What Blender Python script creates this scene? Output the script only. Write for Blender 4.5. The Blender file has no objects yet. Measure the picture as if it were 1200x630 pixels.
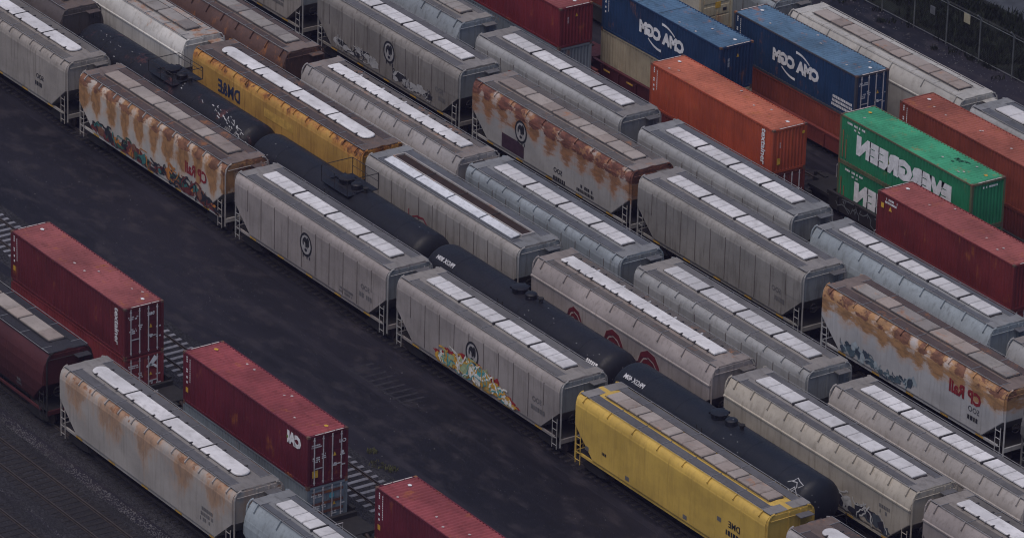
import bpy, bmesh, math, random
from mathutils import Vector, Matrix
R = math.radians
scene = bpy.context.scene
col = scene.collection

# ------------------------------------------------------------------ camera
CAM = (246.2475, -138.6796, 130.8680)
YAW, PITCH, ROLL = 2.531216693593167, 0.42201403833839857, 0.02930900344734489
FPX = 6588.15
def cam_axes():
    f = Vector((math.cos(YAW)*math.cos(PITCH), math.sin(YAW)*math.cos(PITCH), -math.sin(PITCH)))
    r = Vector((math.sin(YAW), -math.cos(YAW), 0)); u = r.cross(f)
    r2 = math.cos(ROLL)*r + math.sin(ROLL)*u
    u2 = -math.sin(ROLL)*r + math.cos(ROLL)*u
    return r2, u2, f
r_, u_, f_ = cam_axes()
cd = bpy.data.cameras.new('camera'); cam = bpy.data.objects.new('camera', cd); col.objects.link(cam)
cd.sensor_width = 36.0; cd.lens = 36.0*FPX/1200.0; cd.clip_start = 1.0; cd.clip_end = 5000.0
M = Matrix((( r_[0], u_[0], -f_[0], CAM[0]), (r_[1], u_[1], -f_[1], CAM[1]), (r_[2], u_[2], -f_[2], CAM[2]), (0,0,0,1)))
cam.matrix_world = M
scene.camera = cam

# ------------------------------------------------------------------ sky, sun, exposure
SUN_EL, SUN_AZ = R(67), R(288)      # azimuth of the direction TO the sun, from +X counter-clockwise
w = bpy.data.worlds.new('World'); scene.world = w; w.use_nodes = True
wn = w.node_tree; bg = wn.nodes['Background']
sky = wn.nodes.new('ShaderNodeTexSky'); sky.sky_type = 'NISHITA'; sky.sun_disc = False
sky.sun_elevation = SUN_EL; sky.sun_rotation = R(90) - SUN_AZ
sky.air_density = 1.0; sky.dust_density = 3.0; sky.ozone_density = 3.5
wn.links.new(sky.outputs[0], bg.inputs[0]); bg.inputs[1].default_value = 0.09
sd = bpy.data.lights.new('sun', 'SUN'); sun = bpy.data.objects.new('sun', sd); col.objects.link(sun)
sd.energy = 1.65; sd.angle = R(50); sd.color = (1.0, 0.90, 0.85)
to_sun = Vector((math.cos(SUN_AZ)*math.cos(SUN_EL), math.sin(SUN_AZ)*math.cos(SUN_EL), math.sin(SUN_EL)))
sun.rotation_euler = to_sun.to_track_quat('Z', 'Y').to_euler(); sun.location = (0, 0, 90)
vs = scene.view_settings
vs.view_transform = 'Standard'; vs.look = 'None'; vs.gamma = 1.0; vs.use_curve_mapping = False
vs.exposure = 0.08
scene.cycles.filter_width = 1.15

HAZE = 0.00009
GROUND = 0.12      # dirt level
RAIL = 0.35        # top of the rails

# ------------------------------------------------------------------ materials
def rgb(h, k=1.0):
    c = [int(h[i:i+2], 16)/255 for i in (0, 2, 4)]
    return tuple((x/12.92 if x <= .04045 else ((x+.055)/1.055)**2.4)*k for x in c)
class NT:
    def __init__(s, name):
        s.m = bpy.data.materials.new(name); s.m.use_nodes = True
        s.t = s.m.node_tree; s.b = s.t.nodes['Principled BSDF']
        g = s.t.nodes.new('ShaderNodeNewGeometry'); s.pos = g.outputs['Position']; s.nrm = g.outputs['Normal']
    def L(s, v, sock):
        if hasattr(v, 'is_output'): s.t.links.new(v, sock)
        else:
            try: sock.default_value = v
            except Exception: sock.default_value = (*v, 1.0)
    def mapv(s, scale, loc=(0, 0, 0), src=None):
        n = s.t.nodes.new('ShaderNodeMapping'); s.L(src or s.pos, n.inputs[0])
        n.inputs['Location'].default_value = loc; n.inputs['Scale'].default_value = scale
        return n.outputs[0]
    def noise(s, vec, scale=1.0, detail=4.0, rough=.55, dist=0.0):
        n = s.t.nodes.new('ShaderNodeTexNoise'); s.L(vec, n.inputs['Vector'])
        n.inputs['Scale'].default_value = scale; n.inputs['Detail'].default_value = detail
        n.inputs['Roughness'].default_value = rough; n.inputs['Distortion'].default_value = dist
        return n.outputs['Fac']
    def voro(s, vec, scale=1.0, out='Distance'):
        n = s.t.nodes.new('ShaderNodeTexVoronoi'); s.L(vec, n.inputs['Vector']); n.inputs['Scale'].default_value = scale
        return n.outputs[out]
    def step(s, v, lo, hi, a=0.0, b=1.0):
        n = s.t.nodes.new('ShaderNodeMapRange'); n.interpolation_type = 'SMOOTHSTEP'; s.L(v, n.inputs[0])
        for i, x in enumerate((lo, hi, a, b)): n.inputs[i+1].default_value = x
        return n.outputs[0]
    def math(s, op, a, b=0.0):
        n = s.t.nodes.new('ShaderNodeMath'); n.operation = op; s.L(a, n.inputs[0]); s.L(b, n.inputs[1])
        return n.outputs[0]
    def mix(s, f, a, b):
        n = s.t.nodes.new('ShaderNodeMix'); n.data_type = 'RGBA'; s.L(f, n.inputs[0])
        s.L(a, n.inputs[6]); s.L(b, n.inputs[7]); return n.outputs[2]
    def sep(s, v=None):
        n = s.t.nodes.new('ShaderNodeSeparateXYZ'); s.L(v or s.pos, n.inputs[0]); return n.outputs
    def bump(s, h, strength=.3, distance=.02):
        n = s.t.nodes.new('ShaderNodeBump'); s.L(h, n.inputs['Height']); n.inputs['Strength'].default_value = strength
        n.inputs['Distance'].default_value = distance; s.t.links.new(n.outputs[0], s.b.inputs['Normal'])
    def done(s, color, rough=.6, metal=0.0, spec=.4):
        s.L(color, s.b.inputs['Base Color']); s.L(rough, s.b.inputs['Roughness']); s.L(metal, s.b.inputs['Metallic'])
        s.b.inputs['Specular IOR Level'].default_value = spec
        return s.m
_seed = [0]
def k3(c, k): return tuple(min(.9, x*k) for x in c)
def paint(name, base, dirt=.35, rust=0.0, rust_z=None, period=0.0, phase=0.0, rough=.6, dirt_col=None, var=.16, speck=0.0, speck_col=(.5, .5, .52),
          streak=(4.5, 4.5, .45), rust_cols=((.045, .018, .010), (.26, .095, .022)), bump=.25, spec=.35, rsc=(.9, .9, .75), rst=(7, 7, .5), rw=.25):
    _seed[0] += 1; o = (_seed[0]*7.31 % 97, _seed[0]*3.77 % 89, _seed[0]*5.13 % 83)
    n = NT(name)
    big = n.noise(n.mapv((.35, .35, .5), o), 1.0, 5, .6)
    c = n.mix(n.step(big, .3, .7), k3(base, 1-var), k3(base, 1+var))
    st = n.noise(n.mapv(streak, o), 1.0, 5, .6)
    dc = dirt_col or tuple(.45*b*x for b, x in zip(base, (.95, .88, .78)))
    c = n.mix(n.step(st, .46, .75, 0, dirt), c, dc)
    fine = n.noise(n.mapv((9, 9, 5), o), 1.0, 4, .7)
    c = n.mix(n.step(fine, .55, .8, 0, dirt*.5), c, dc)
    if rust > 0:
        rn = n.noise(n.mapv(rsc, o), 1.0, 9, .62, .4)
        rs = n.noise(n.mapv(rst, o), 1.0, 5, .6)
        v = n.math('ADD', n.math('MULTIPLY', rn, 1-rw), n.math('MULTIPLY', rs, rw))
        z = n.sep()[2]; x = n.sep()[0]
        if rust_z:
            lo, hi = rust_z
            v = n.math('ADD', v, n.step(z, lo, hi, -.22, .16))
        if period:
            s_ = n.math('SINE', n.math('MULTIPLY', n.math('ADD', n.math('ADD', x, phase), n.math('MULTIPLY', big, period*.9)), 2*math.pi/period))
            v = n.math('ADD', v, n.math('MULTIPLY', s_, .09))
        th = .68 - .2*rust
        rc = n.mix(n.step(n.noise(n.mapv((3, 3, 2), o), 1.0, 6, .7), .38, .62), rust_cols[0], rust_cols[1])
        halo = n.step(v, th-.10, th+.04, 0, .55)
        c = n.mix(halo, c, k3(rust_cols[1], 1.35))
        c = n.mix(n.step(v, th, th+.09, 0, .95), c, rc)
    if speck > 0:
        vd = n.voro(n.mapv((1.1, 1.6, 1.6), o), 1.6)
        gate = n.noise(n.mapv((.22, .22, .22), o), 1.0, 3, .5)
        m1 = n.math('MULTIPLY', n.step(vd, .06, .13, 1, 0), n.step(gate, .5, .6, 0, speck))
        c = n.mix(m1, c, speck_col)
    if bump:
        d = n.math('ADD', n.math('MULTIPLY', n.noise(n.mapv((1.3, 1.3, 1.0), o), 1.0, 3, .5), 1.0), n.math('MULTIPLY', fine, .15))
        n.bump(d, bump, .06)
    return n.done(c, n.step(fine, .2, .8, rough-.12, min(1, rough+.15)), 0, spec)
def rusty(name, base, p, phase, eave=(3.95, 4.15), zlo=2.4, zhi=3.9, smear=(.5, 2.0), amt=.0, alpha=.8, dark=(.085, .034, .022), warm=(.30, .145, .055), eamt=.0, wper=.12):
    _seed[0] += 1; o = (_seed[0]*7.31 % 97, _seed[0]*3.77 % 89, _seed[0]*5.13 % 83)
    n = NT(name); z = n.sep()[2]; x = n.sep()[0]
    big = n.noise(n.mapv((.35, .35, .5), o), 1.0, 5, .6); st = n.noise(n.mapv((4.5, 4.5, .45), o), 1.0, 5, .6)
    c = n.mix(n.step(big, .3, .7), k3(base, .85), k3(base, 1.12)); dc = tuple(.5*b*q for b, q in zip(base, (.95, .9, .84)))
    c = n.mix(n.step(st, .46, .75, 0, .35), c, dc)
    sn = n.math('SINE', n.math('MULTIPLY', n.math('ADD', n.math('ADD', x, phase), n.math('MULTIPLY', big, p*.9)), 2*math.pi/p))
    # broad smeared stains under the eave
    a1 = n.noise(n.mapv((smear[0], smear[0], smear[1]), o), 1.0, 6, .6, .5)
    a2 = n.noise(n.mapv((smear[0]*3, smear[0]*3, smear[1]*3.5), o), 1.0, 5, .65)
    v = n.math('ADD', n.math('ADD', n.math('ADD', n.math('MULTIPLY', a1, .55), n.math('MULTIPLY', a2, .27)), n.math('MULTIPLY', n.noise(n.mapv((smear[0]*9, smear[0]*9, smear[1]*8), o), 1.0, 5, .7), .18)), n.math('MULTIPLY', sn, wper))
    v = n.math('ADD', v, n.step(z, zlo, zhi, -.26, .07+amt))
    warm2 = n.mix(n.step(a2, .35, .65), k3(warm, .62), k3(warm, 1.1))
    c = n.mix(n.step(v, .38, .56, 0, alpha*.45), c, k3(warm, 1.5))
    c = n.mix(n.step(v, .50, .60, 0, alpha), c, warm2)
    # dark scale on the rounded eave, broken between the brackets
    e1 = n.noise(n.mapv((1.1, 1.1, 1.6), o), 1.0, 7, .65, .3)
    e = n.math('ADD', n.math('ADD', n.math('MULTIPLY', e1, .8), n.math('MULTIPLY', n.noise(n.mapv((5, 5, 5), o), 1.0, 5, .7), .2)), n.math('MULTIPLY', sn, .065)); e = n.math('ADD', e, n.step(z, eave[0], eave[1], -.3, eamt))
    c = n.mix(n.step(e, .47, .53, 0, .95), c, n.mix(n.step(a2, .4, .62), dark, k3(dark, 1.9)))
    f = n.noise(n.mapv((9, 9, 5), o), 1.0, 4, .7); n.bump(n.math('ADD', a1, n.math('MULTIPLY', f, .2)), .25, .05)
    return n.done(c, n.step(f, .2, .8, .55, .8), 0, .3)
def flat(name, c, rough=.6, var=.2, spec=.3, sc=3.0):
    n = NT(name); v = n.noise(n.mapv((sc, sc, sc)), 1.0, 5, .6)
    return n.done(n.mix(n.step(v, .3, .7), k3(c, 1-var), k3(c, 1+var)), rough, 0, spec)
MATS = {}
def mat(key, fn, *a, **k):
    if key not in MATS: MATS[key] = fn(key, *a, **k)
    return MATS[key]
m_dark = flat('undercarriage_grime', (.018, .016, .016), .8)
m_wheel = flat('wheel_steel', (.035, .024, .020), .55)
m_rail = flat('rail_steel', (.045, .036, .034), .5)
m_white = flat('white_lettering', (.62, .61, .62), .6, .15)
m_black = flat('black_lettering', (.018, .018, .022), .6, .15)
m_redp = flat('red_lettering', (.20, .018, .022), .6, .2)
m_blue = flat('blue_lettering', (.020, .030, .070), .6, .2)
m_yel = flat('yellow_sticker', (.50, .29, .035), .6, .2)
m_reflect = flat('reflective_tape', (.42, .25, .05), .5, .25)
m_bar = flat('galvanised_bar', (.36, .34, .36), .5, .25)
m_greydec = flat('grey_lettering', (.12, .115, .115), .6)

# ------------------------------------------------------------------ mesh helpers
class MB:
    def __init__(s): s.v = []; s.f = []; s.mi = []
    def add(s, vs_, fs, mi=0):
        b = len(s.v); s.v += [tuple(p) for p in vs_]
        s.f += [tuple(i+b for i in f) for f in fs]; s.mi += [mi]*len(fs); return s
    def box(s, x0, x1, y0, y1, z0, z1, mi=0):
        return s.add([(x0,y0,z0),(x1,y0,z0),(x1,y1,z0),(x0,y1,z0),(x0,y0,z1),(x1,y0,z1),(x1,y1,z1),(x0,y1,z1)],
              [(3,2,1,0),(4,5,6,7),(0,1,5,4),(1,2,6,5),(2,3,7,6),(3,0,4,7)], mi)
    def cbox(s, x0, x1, y0, y1, z0, z1, ch=.03, mi=0):
        v = [(x0,y0,z0),(x1,y0,z0),(x1,y1,z0),(x0,y1,z0), (x0,y0,z1-ch),(x1,y0,z1-ch),(x1,y1,z1-ch),(x0,y1,z1-ch),
             (x0+ch,y0+ch,z1),(x1-ch,y0+ch,z1),(x1-ch,y1-ch,z1),(x0+ch,y1-ch,z1)]
        f = [(3,2,1,0),(8,9,10,11)]
        for a in (0, 4):
            for i in range(4):
                j = (i+1) % 4; f.append((a+i, a+j, a+4+j, a+4+i))
        return s.add(v, f, mi)
    def tube(s, pts, r, n=5, mi=0, closed=False):
        pts = [Vector(p) for p in pts]; rings = []
        for i, p in enumerate(pts):
            a = pts[max(0, i-1)]; b = pts[min(len(pts)-1, i+1)]
            d = (b-a).normalized(); up = Vector((0, 0, 1)) if abs(d.z) < .9 else Vector((1, 0, 0))
            e1 = d.cross(up).normalized(); e2 = d.cross(e1)
            rings.append([p + r*(math.cos(2*math.pi*k/n)*e1 + math.sin(2*math.pi*k/n)*e2) for k in range(n)])
        v = [q for g in rings for q in g]; f = []
        for i in range(len(rings)-1):
            for k in range(n):
                f.append((i*n+k, i*n+(k+1) % n, (i+1)*n+(k+1) % n, (i+1)*n+k))
        f.append(tuple(range(n))[::-1]); f.append(tuple((len(rings)-1)*n+k for k in range(n)))
        return s.add(v, f, mi)
    def lathe(s, prof, c, axis='z', n=16, mi=0):     # prof: list of (along, radius)
        v = []; f = []
        for (t, r) in prof:
            for k in range(n):
                a = 2*math.pi*k/n; p, q = r*math.cos(a), r*math.sin(a)
                v.append({'z': (c[0]+p, c[1]+q, c[2]+t), 'x': (c[0]+t, c[1]+p, c[2]+q), 'y': (c[0]+q, c[1]+t, c[2]+p)}[axis])
        for i in range(len(prof)-1):
            for k in range(n): f.append((i*n+k, i*n+(k+1) % n, (i+1)*n+(k+1) % n, (i+1)*n+k))
        f.append(tuple(range(n))[::-1]); f.append(tuple((len(prof)-1)*n+k for k in range(n)))
        return s.add(v, f, mi)
    def mesh(s, name, smooth=0, fix=True, mats=1):
        me = bpy.data.meshes.new(name); me.from_pydata(s.v, [], s.f)
        if fix:
            bm = bmesh.new(); bm.from_mesh(me); bmesh.ops.recalc_face_normals(bm, faces=bm.faces); bm.to_mesh(me); bm.free()
        for _ in range(mats): me.materials.append(None)
        if any(s.mi): me.polygons.foreach_set('material_index', s.mi)
        if smooth:
            me.polygons.foreach_set('use_smooth', [True]*len(me.polygons)); me.set_sharp_from_angle(angle=R(smooth))
        me.update(); return me
MESH = {}
def cached(key, fn):
    if key not in MESH: MESH[key] = fn()
    return MESH[key]
def part(name, me, m, parent=None, loc=(0, 0, 0), rot=None, label=None):
    o = bpy.data.objects.new(name, me); col.objects.link(o); o.location = loc
    if rot: o.rotation_euler = rot
    if parent: o.parent = parent
    ms = m if isinstance(m, (list, tuple)) else [m]
    for i, mm in enumerate(ms):
        o.material_slots[i].link = 'OBJECT'; o.material_slots[i].material = mm
    if label: o['label'] = label
    return o
def empty(name, loc, label=None, cat=None, group=None, kind=None):
    o = bpy.data.objects.new(name, None); col.objects.link(o); o.location = loc; o.empty_display_size = .5
    if label: o['label'] = label
    if cat: o['category'] = cat
    if group: o['group'] = group
    if kind: o['kind'] = kind
    return o

# ------------------------------------------------------------------ lettering and paint marks
def text2d(body, size, bold=0.0, squash=1.0):
    def mk():
        cu = bpy.data.curves.new('t', 'FONT'); cu.body = body; cu.size = 1.0; cu.offset = bold; cu.resolution_u = 2
        cu.align_x = 'CENTER'; cu.align_y = 'CENTER'
        o = bpy.data.objects.new('t', cu); col.objects.link(o)
        dg = bpy.context.evaluated_depsgraph_get(); dg.update()
        me = bpy.data.meshes.new_from_object(o.evaluated_get(dg))
        v = [(p.co.x, p.co.y) for p in me.vertices]; f = [tuple(q.vertices) for q in me.polygons]
        bpy.data.objects.remove(o); bpy.data.curves.remove(cu); bpy.data.meshes.remove(me)
        return v, f
    v, f = cached(('txt', body, bold), mk)
    return [(-x*size*squash, y*size) for x, y in v], f       # the whole picture is mirrored, so the lettering is too
def pseudo2d(rows, wmax, h, seed, fill=.75):                   # lettering too small to read: broken bars
    rnd = random.Random(seed); v = []; f = []
    for r in range(rows):
        x = -wmax/2 + rnd.random()*.2*wmax; z = -r*h*1.5
        while x < wmax/2:
            ww = h*(.35 + .5*rnd.random())
            if rnd.random() < fill:
                b = len(v); v += [(x, z), (x+ww, z), (x+ww, z+h), (x, z+h)]; f.append((b, b+1, b+2, b+3))
            x += ww + h*.22
    return v, f
def ribbon2d(pts, wd):
    v = []; f = []; n = len(pts)
    for i, p in enumerate(pts):
        a = pts[max(0, i-1)]; b = pts[min(n-1, i+1)]
        dx, dy = b[0]-a[0], b[1]-a[1]; l = math.hypot(dx, dy) or 1
        ww = wd(i/(n-1)) if callable(wd) else wd
        v += [(p[0]-dy/l*ww/2, p[1]+dx/l*ww/2), (p[0]+dy/l*ww/2, p[1]-dx/l*ww/2)]
    for i in range(n-1): f.append((2*i, 2*i+1, 2*i+3, 2*i+2))
    return v, f
def ring2d(r0, r1, sy=1.0, n=28):
    v = []; f = []
    for k in range(n):
        a = 2*math.pi*k/n; v += [(r0*math.cos(a), r0*math.sin(a)*sy), (r1*math.cos(a), r1*math.sin(a)*sy)]
    for k in range(n): j = (k+1) % n; f.append((2*k, 2*k+1, 2*j+1, 2*j))
    return v, f
def blob2d(cx, cy, rx, ry, rnd, n=12, spike=.35):
    v = [(cx, cy)]; f = []
    for k in range(n):
        a = 2*math.pi*k/n; r = 1 - spike*rnd.random()
        v.append((cx + rx*r*math.cos(a), cy + ry*r*math.sin(a)))
    for k in range(n): f.append((0, 1+k, 1+(k+1) % n))
    return v, f
def decal(name, parent, m, shapes, mp, label=None):
    """shapes: list of (verts2d, faces, layer[, material index]); mp(u, v, off) -> xyz"""
    mb = MB(); mx = 0
    for sh in shapes:
        mi = sh[3] if len(sh) > 3 else 0; mx = max(mx, mi)
        mb.add([mp(u, v, .003*sh[2]) for u, v in sh[0]], sh[1], mi)
    nm = len(m) if isinstance(m, (list, tuple)) else 1
    o = part(name, mb.mesh(name, fix=False, mats=nm), m, parent, label=label)
    if name in ('flaking_paint', 'id_marking', 'door_marking', 'scuff', 'roof_stain') or len(shapes) > 12: o['kind'] = 'stuff'
    return o
def shift(sh, dx, dy): return [(x+dx, y+dy) for x, y in sh[0]], sh[1]
MATS['emblem_pale'] = flat('emblem_pale', (.30, .285, .28), .7)
def emblem(parent, mp, u, v, r=.62, m=None):
    sh = []
    def a(s2, lay=0): q = shift(s2, u, v); sh.append((q[0], q[1], lay))
    a(ring2d(r*.80, r, 1.15)); sh.append((*shift(ring2d(0, r*.80, 1.15), u, v), -1, 1))
    rnd = random.Random(5)
    a(blob2d(-.10*r, .42*r, .42*r, .40*r, rnd)); a(blob2d(.34*r, .25*r, .26*r, .62*r, rnd)); a(blob2d(.06*r, .02*r, .22*r, .4*r, rnd)); a(blob2d(.02*r, -.50*r, .26*r, .20*r, rnd)); a(blob2d(-.45*r, .1*r, .12*r, .4*r, rnd))
    for q in (-.45, .2, .62): a(ribbon2d([(q*r, -1.0*r), (q*r+.02, -1.32*r)], .09))
    return decal('emblem', parent, [m or m_black, MATS['emblem_pale']], sh, mp)
def graffiti(parent, mp, u0, u1, top, bot, cols, seed, nb=30, ns=16, wd=.07, spike=.45, label=None, out=None, lay0=0):
    """top(t), bot(t): height of the painted zone at t in 0..1"""
    rnd = random.Random(seed); sh = []; nc = len(cols)
    for i in range(nb):
        t = (i+.5)/nb + rnd.uniform(-.02, .02); t = min(.985, max(.015, t)); a, b = bot(t), top(t)
        rx = (u1-u0)/nb*rnd.uniform(.9, 2.0); ry = (b-a)*rnd.uniform(.25, .5)
        cy = rnd.uniform(a+ry*.8, max(a+ry*.85, b-ry*.9))
        q = blob2d(u0+(u1-u0)*t, cy, rx, ry, rnd, 11, spike); sh.append((q[0], q[1], lay0+i % 5, rnd.randrange(nc)))
    for i in range(ns):
        t = rnd.random(); a, b = bot(t), top(t); x = u0+(u1-u0)*t; pts = []
        y = rnd.uniform(a, b); ang = rnd.uniform(0, 6.28); step = (b-a)*.18
        for k in range(8):
            yy = min(b, max(a, y)); xx = min(u1, max(u0, x)); pts.append((xx, yy))
            ang += rnd.uniform(-1.0, 1.0); x += math.cos(ang)*step; y += math.sin(ang)*step
            if y > b or y < a: ang = -ang
        q = ribbon2d(pts, wd*rnd.uniform(.6, 1.3)); sh.append((q[0], q[1], lay0+6+i % 3, (out[rnd.randrange(len(out))] if out else rnd.randrange(nc))))
    return decal('graffiti', parent, cols, sh, mp, label)

# ------------------------------------------------------------------ bogies and couplers (shared meshes)
def truck_mesh():
    b = MB()
    for s in (-1, 1):
        b.add([(-1.15, s*1.05, .30), (-.75, s*1.05, .62), (.75, s*1.05, .62), (1.15, s*1.05, .30), (.5, s*1.05, .16), (-.5, s*1.05, .16),
               (-1.15, s*1.20, .30), (-.75, s*1.20, .62), (.75, s*1.20, .62), (1.15, s*1.20, .30), (.5, s*1.20, .16), (-.5, s*1.20, .16)],
              [(0,1,2,3,4,5), (11,10,9,8,7,6), (0,6,7,1), (1,7,8,2), (2,8,9,3), (3,9,10,4), (4,10,11,5), (5,11,6,0)])
    b.box(-.22, .22, -1.05, 1.05, .38, .66)
    return b.mesh('truck')
def wheelset_mesh():
    b = MB()
    for s in (-1, 1):
        b.lathe([(-.06, .36), (-.055, .42), (.05, .42), (.06, .45), (.075, .45), (.08, .40)] if s > 0 else [(-.08, .40), (-.075, .45), (-.06, .45), (-.05, .42), (.055, .42), (.06, .36)], (0, s*.76, .42), 'y', 16)
    b.lathe([(-1.1, .075), (1.1, .075)], (0, 0, .42), 'y', 8)
    return b.mesh('wheelset', 40)
def add_trucks(root, xs):
    for x in xs:
        t = part('truck', cached('truck', truck_mesh), m_dark, root, (x, 0, 0))
        for dx in (-.86, .86): part('wheelset', cached('wheelset', wheelset_mesh), m_wheel, t, (dx, 0, 0))
def coupler_mesh():
    b = MB(); b.box(-.3, .42, -.11, .11, .72, .95); b.box(.42, .62, -.18, .10, .70, .97); b.box(.56, .72, .04, .18, .70, .97); return b.mesh('coupler')
def add_couplers(root, xe):
    part('coupler', cached('coupler', coupler_mesh), m_dark, root, (xe, 0, 0))
    part('coupler', cached('coupler', coupler_mesh), m_dark, root, (-xe, 0, 0), (0, 0, math.pi))
def ladder_mesh(h, wd, n):
    b = MB()
    for s in (0, wd): b.tube([(s, 0, 0), (s, 0, h)], .028, 4)
    for i in range(n): b.tube([(0, 0, h*(i+.5)/n), (wd, 0, h*(i+.5)/n)], .02, 4)
    return b.mesh('ladder')

# ------------------------------------------------------------------ covered hopper cars
PROF = {
 'rib':   [(1.50, 1.06), (1.55, 1.14), (1.56, 3.70), (1.545, 3.86), (1.49, 4.04), (1.39, 4.17), (1.26, 4.235), (0, 4.36)],
 'cyl':   [(1.22, 1.05), (1.36, 1.40), (1.50, 1.95), (1.58, 2.55), (1.58, 3.05), (1.50, 3.45), (1.36, 3.80), (1.18, 4.08), (1.02, 4.25), (0, 4.36)],
 'shelf': [(1.46, 1.10), (1.54, 1.22), (1.55, 3.10), (1.55, 3.28), (1.62, 3.31), (1.62, 3.39), (1.55, 3.42), (1.52, 3.62), (1.16, 4.22), (1.08, 4.27), (0, 4.36)],
 'round': [(1.10, 0.95), (1.34, 1.30), (1.52, 1.90), (1.60, 2.60), (1.58, 3.20), (1.48, 3.70), (1.30, 4.02), (1.12, 4.22), (0, 4.36)],
}
PANEL_TOP = {'rib': 3.80, 'cyl': 3.40, 'shelf': 3.22, 'round': 3.70}
ZCUT, CUTLEN = 2.55, 1.75
def ysurf(pr, z):
    p = PROF[pr]
    if z <= p[0][1]: return p[0][0]
    for (a, za), (b, zb) in zip(p, p[1:]):
        if za <= z <= zb and zb > za: return a + (b-a)*(z-za)/(zb-za)
    return 0.0
def xend(pr, L, z):
    z0 = PROF[pr][0][1]
    return L/2 if z >= ZCUT else L/2 - CUTLEN*(ZCUT-z)/(ZCUT-z0)
def rows_of(pr, zt=9.0, inset=0.0):
    p = [q for q in PROF[pr][:-1]]
    p.append((ysurf(pr, ZCUT), ZCUT)); p = sorted(set(p), key=lambda q: q[1])
    p = [q for q in p if q[1] <= zt]
    if p[-1][1] < zt < 9: p.append((ysurf(pr, zt), zt))
    return p
def hull_mesh(pr, L):
    rows = rows_of(pr); n = len(rows); v = []; f = []
    top = PROF[pr][-1][1]
    for s in (-1, 1):
        for (y, z) in rows:
            for e in (-1, 1): v.append((e*xend(pr, L, z), s*y, z))
    I = lambda s, k, e: (0 if s < 0 else 2*n) + 2*k + (0 if e < 0 else 1)
    for k in range(n-1):
        for s in (-1, 1): f.append((I(s,k,-1), I(s,k,1), I(s,k+1,1), I(s,k+1,-1)))
        for e in (-1, 1): f.append((I(-1,k,e), I(1,k,e), I(1,k+1,e), I(-1,k+1,e)))
    f.append((I(-1,0,-1), I(1,0,-1), I(1,0,1), I(-1,0,1)))
    b = len(v); v += [(-L/2, 0, top), (L/2, 0, top)]
    for s in (-1, 1): f.append((I(s,n-1,-1), I(s,n-1,1), b+1, b))
    for e in (-1, 1): f.append((I(-1,n-1,e), I(1,n-1,e), b+(0 if e < 0 else 1)))
    return MB().add(v, f).mesh('hull', 28)
def panel_mesh(pr, L, a, b, x_off):
    """one slightly pillowed side sheet between two seams, near side"""
    rows = rows_of(pr, PANEL_TOP[pr]); v = []; f = []; last = -1; e = .05
    rows = [r for r in rows if r[1] >= PROF[pr][1][1]]
    rr = [(rows[0][1], 0.0)] + [(rows[0][1]+e, .010)] + [(z, .010) for y, z in rows[1:-1]] + [(rows[-1][1]-e, .010), (rows[-1][1], 0.0)]
    cnt = 0
    for z, off in rr:
        xe = xend(pr, L, z) - .01; xa, xb = max(a, -xe), min(b, xe)
        if xb - xa < .12: cnt = 0; last = -1; continue
        y = ysurf(pr, z)
        base = len(v)
        for x, o in ((xa, 0), (xa+e, off), (xb-e, off), (xb, 0)): v.append((x - x_off, -(y+o+.004), z))
        if last >= 0:
            for i in range(3): f.append((last+i, last+i+1, base+i+1, base+i))
        last = base
    if not f: return None
    return MB().add(v, f).mesh('side_panel', 0, fix=False)
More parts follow.
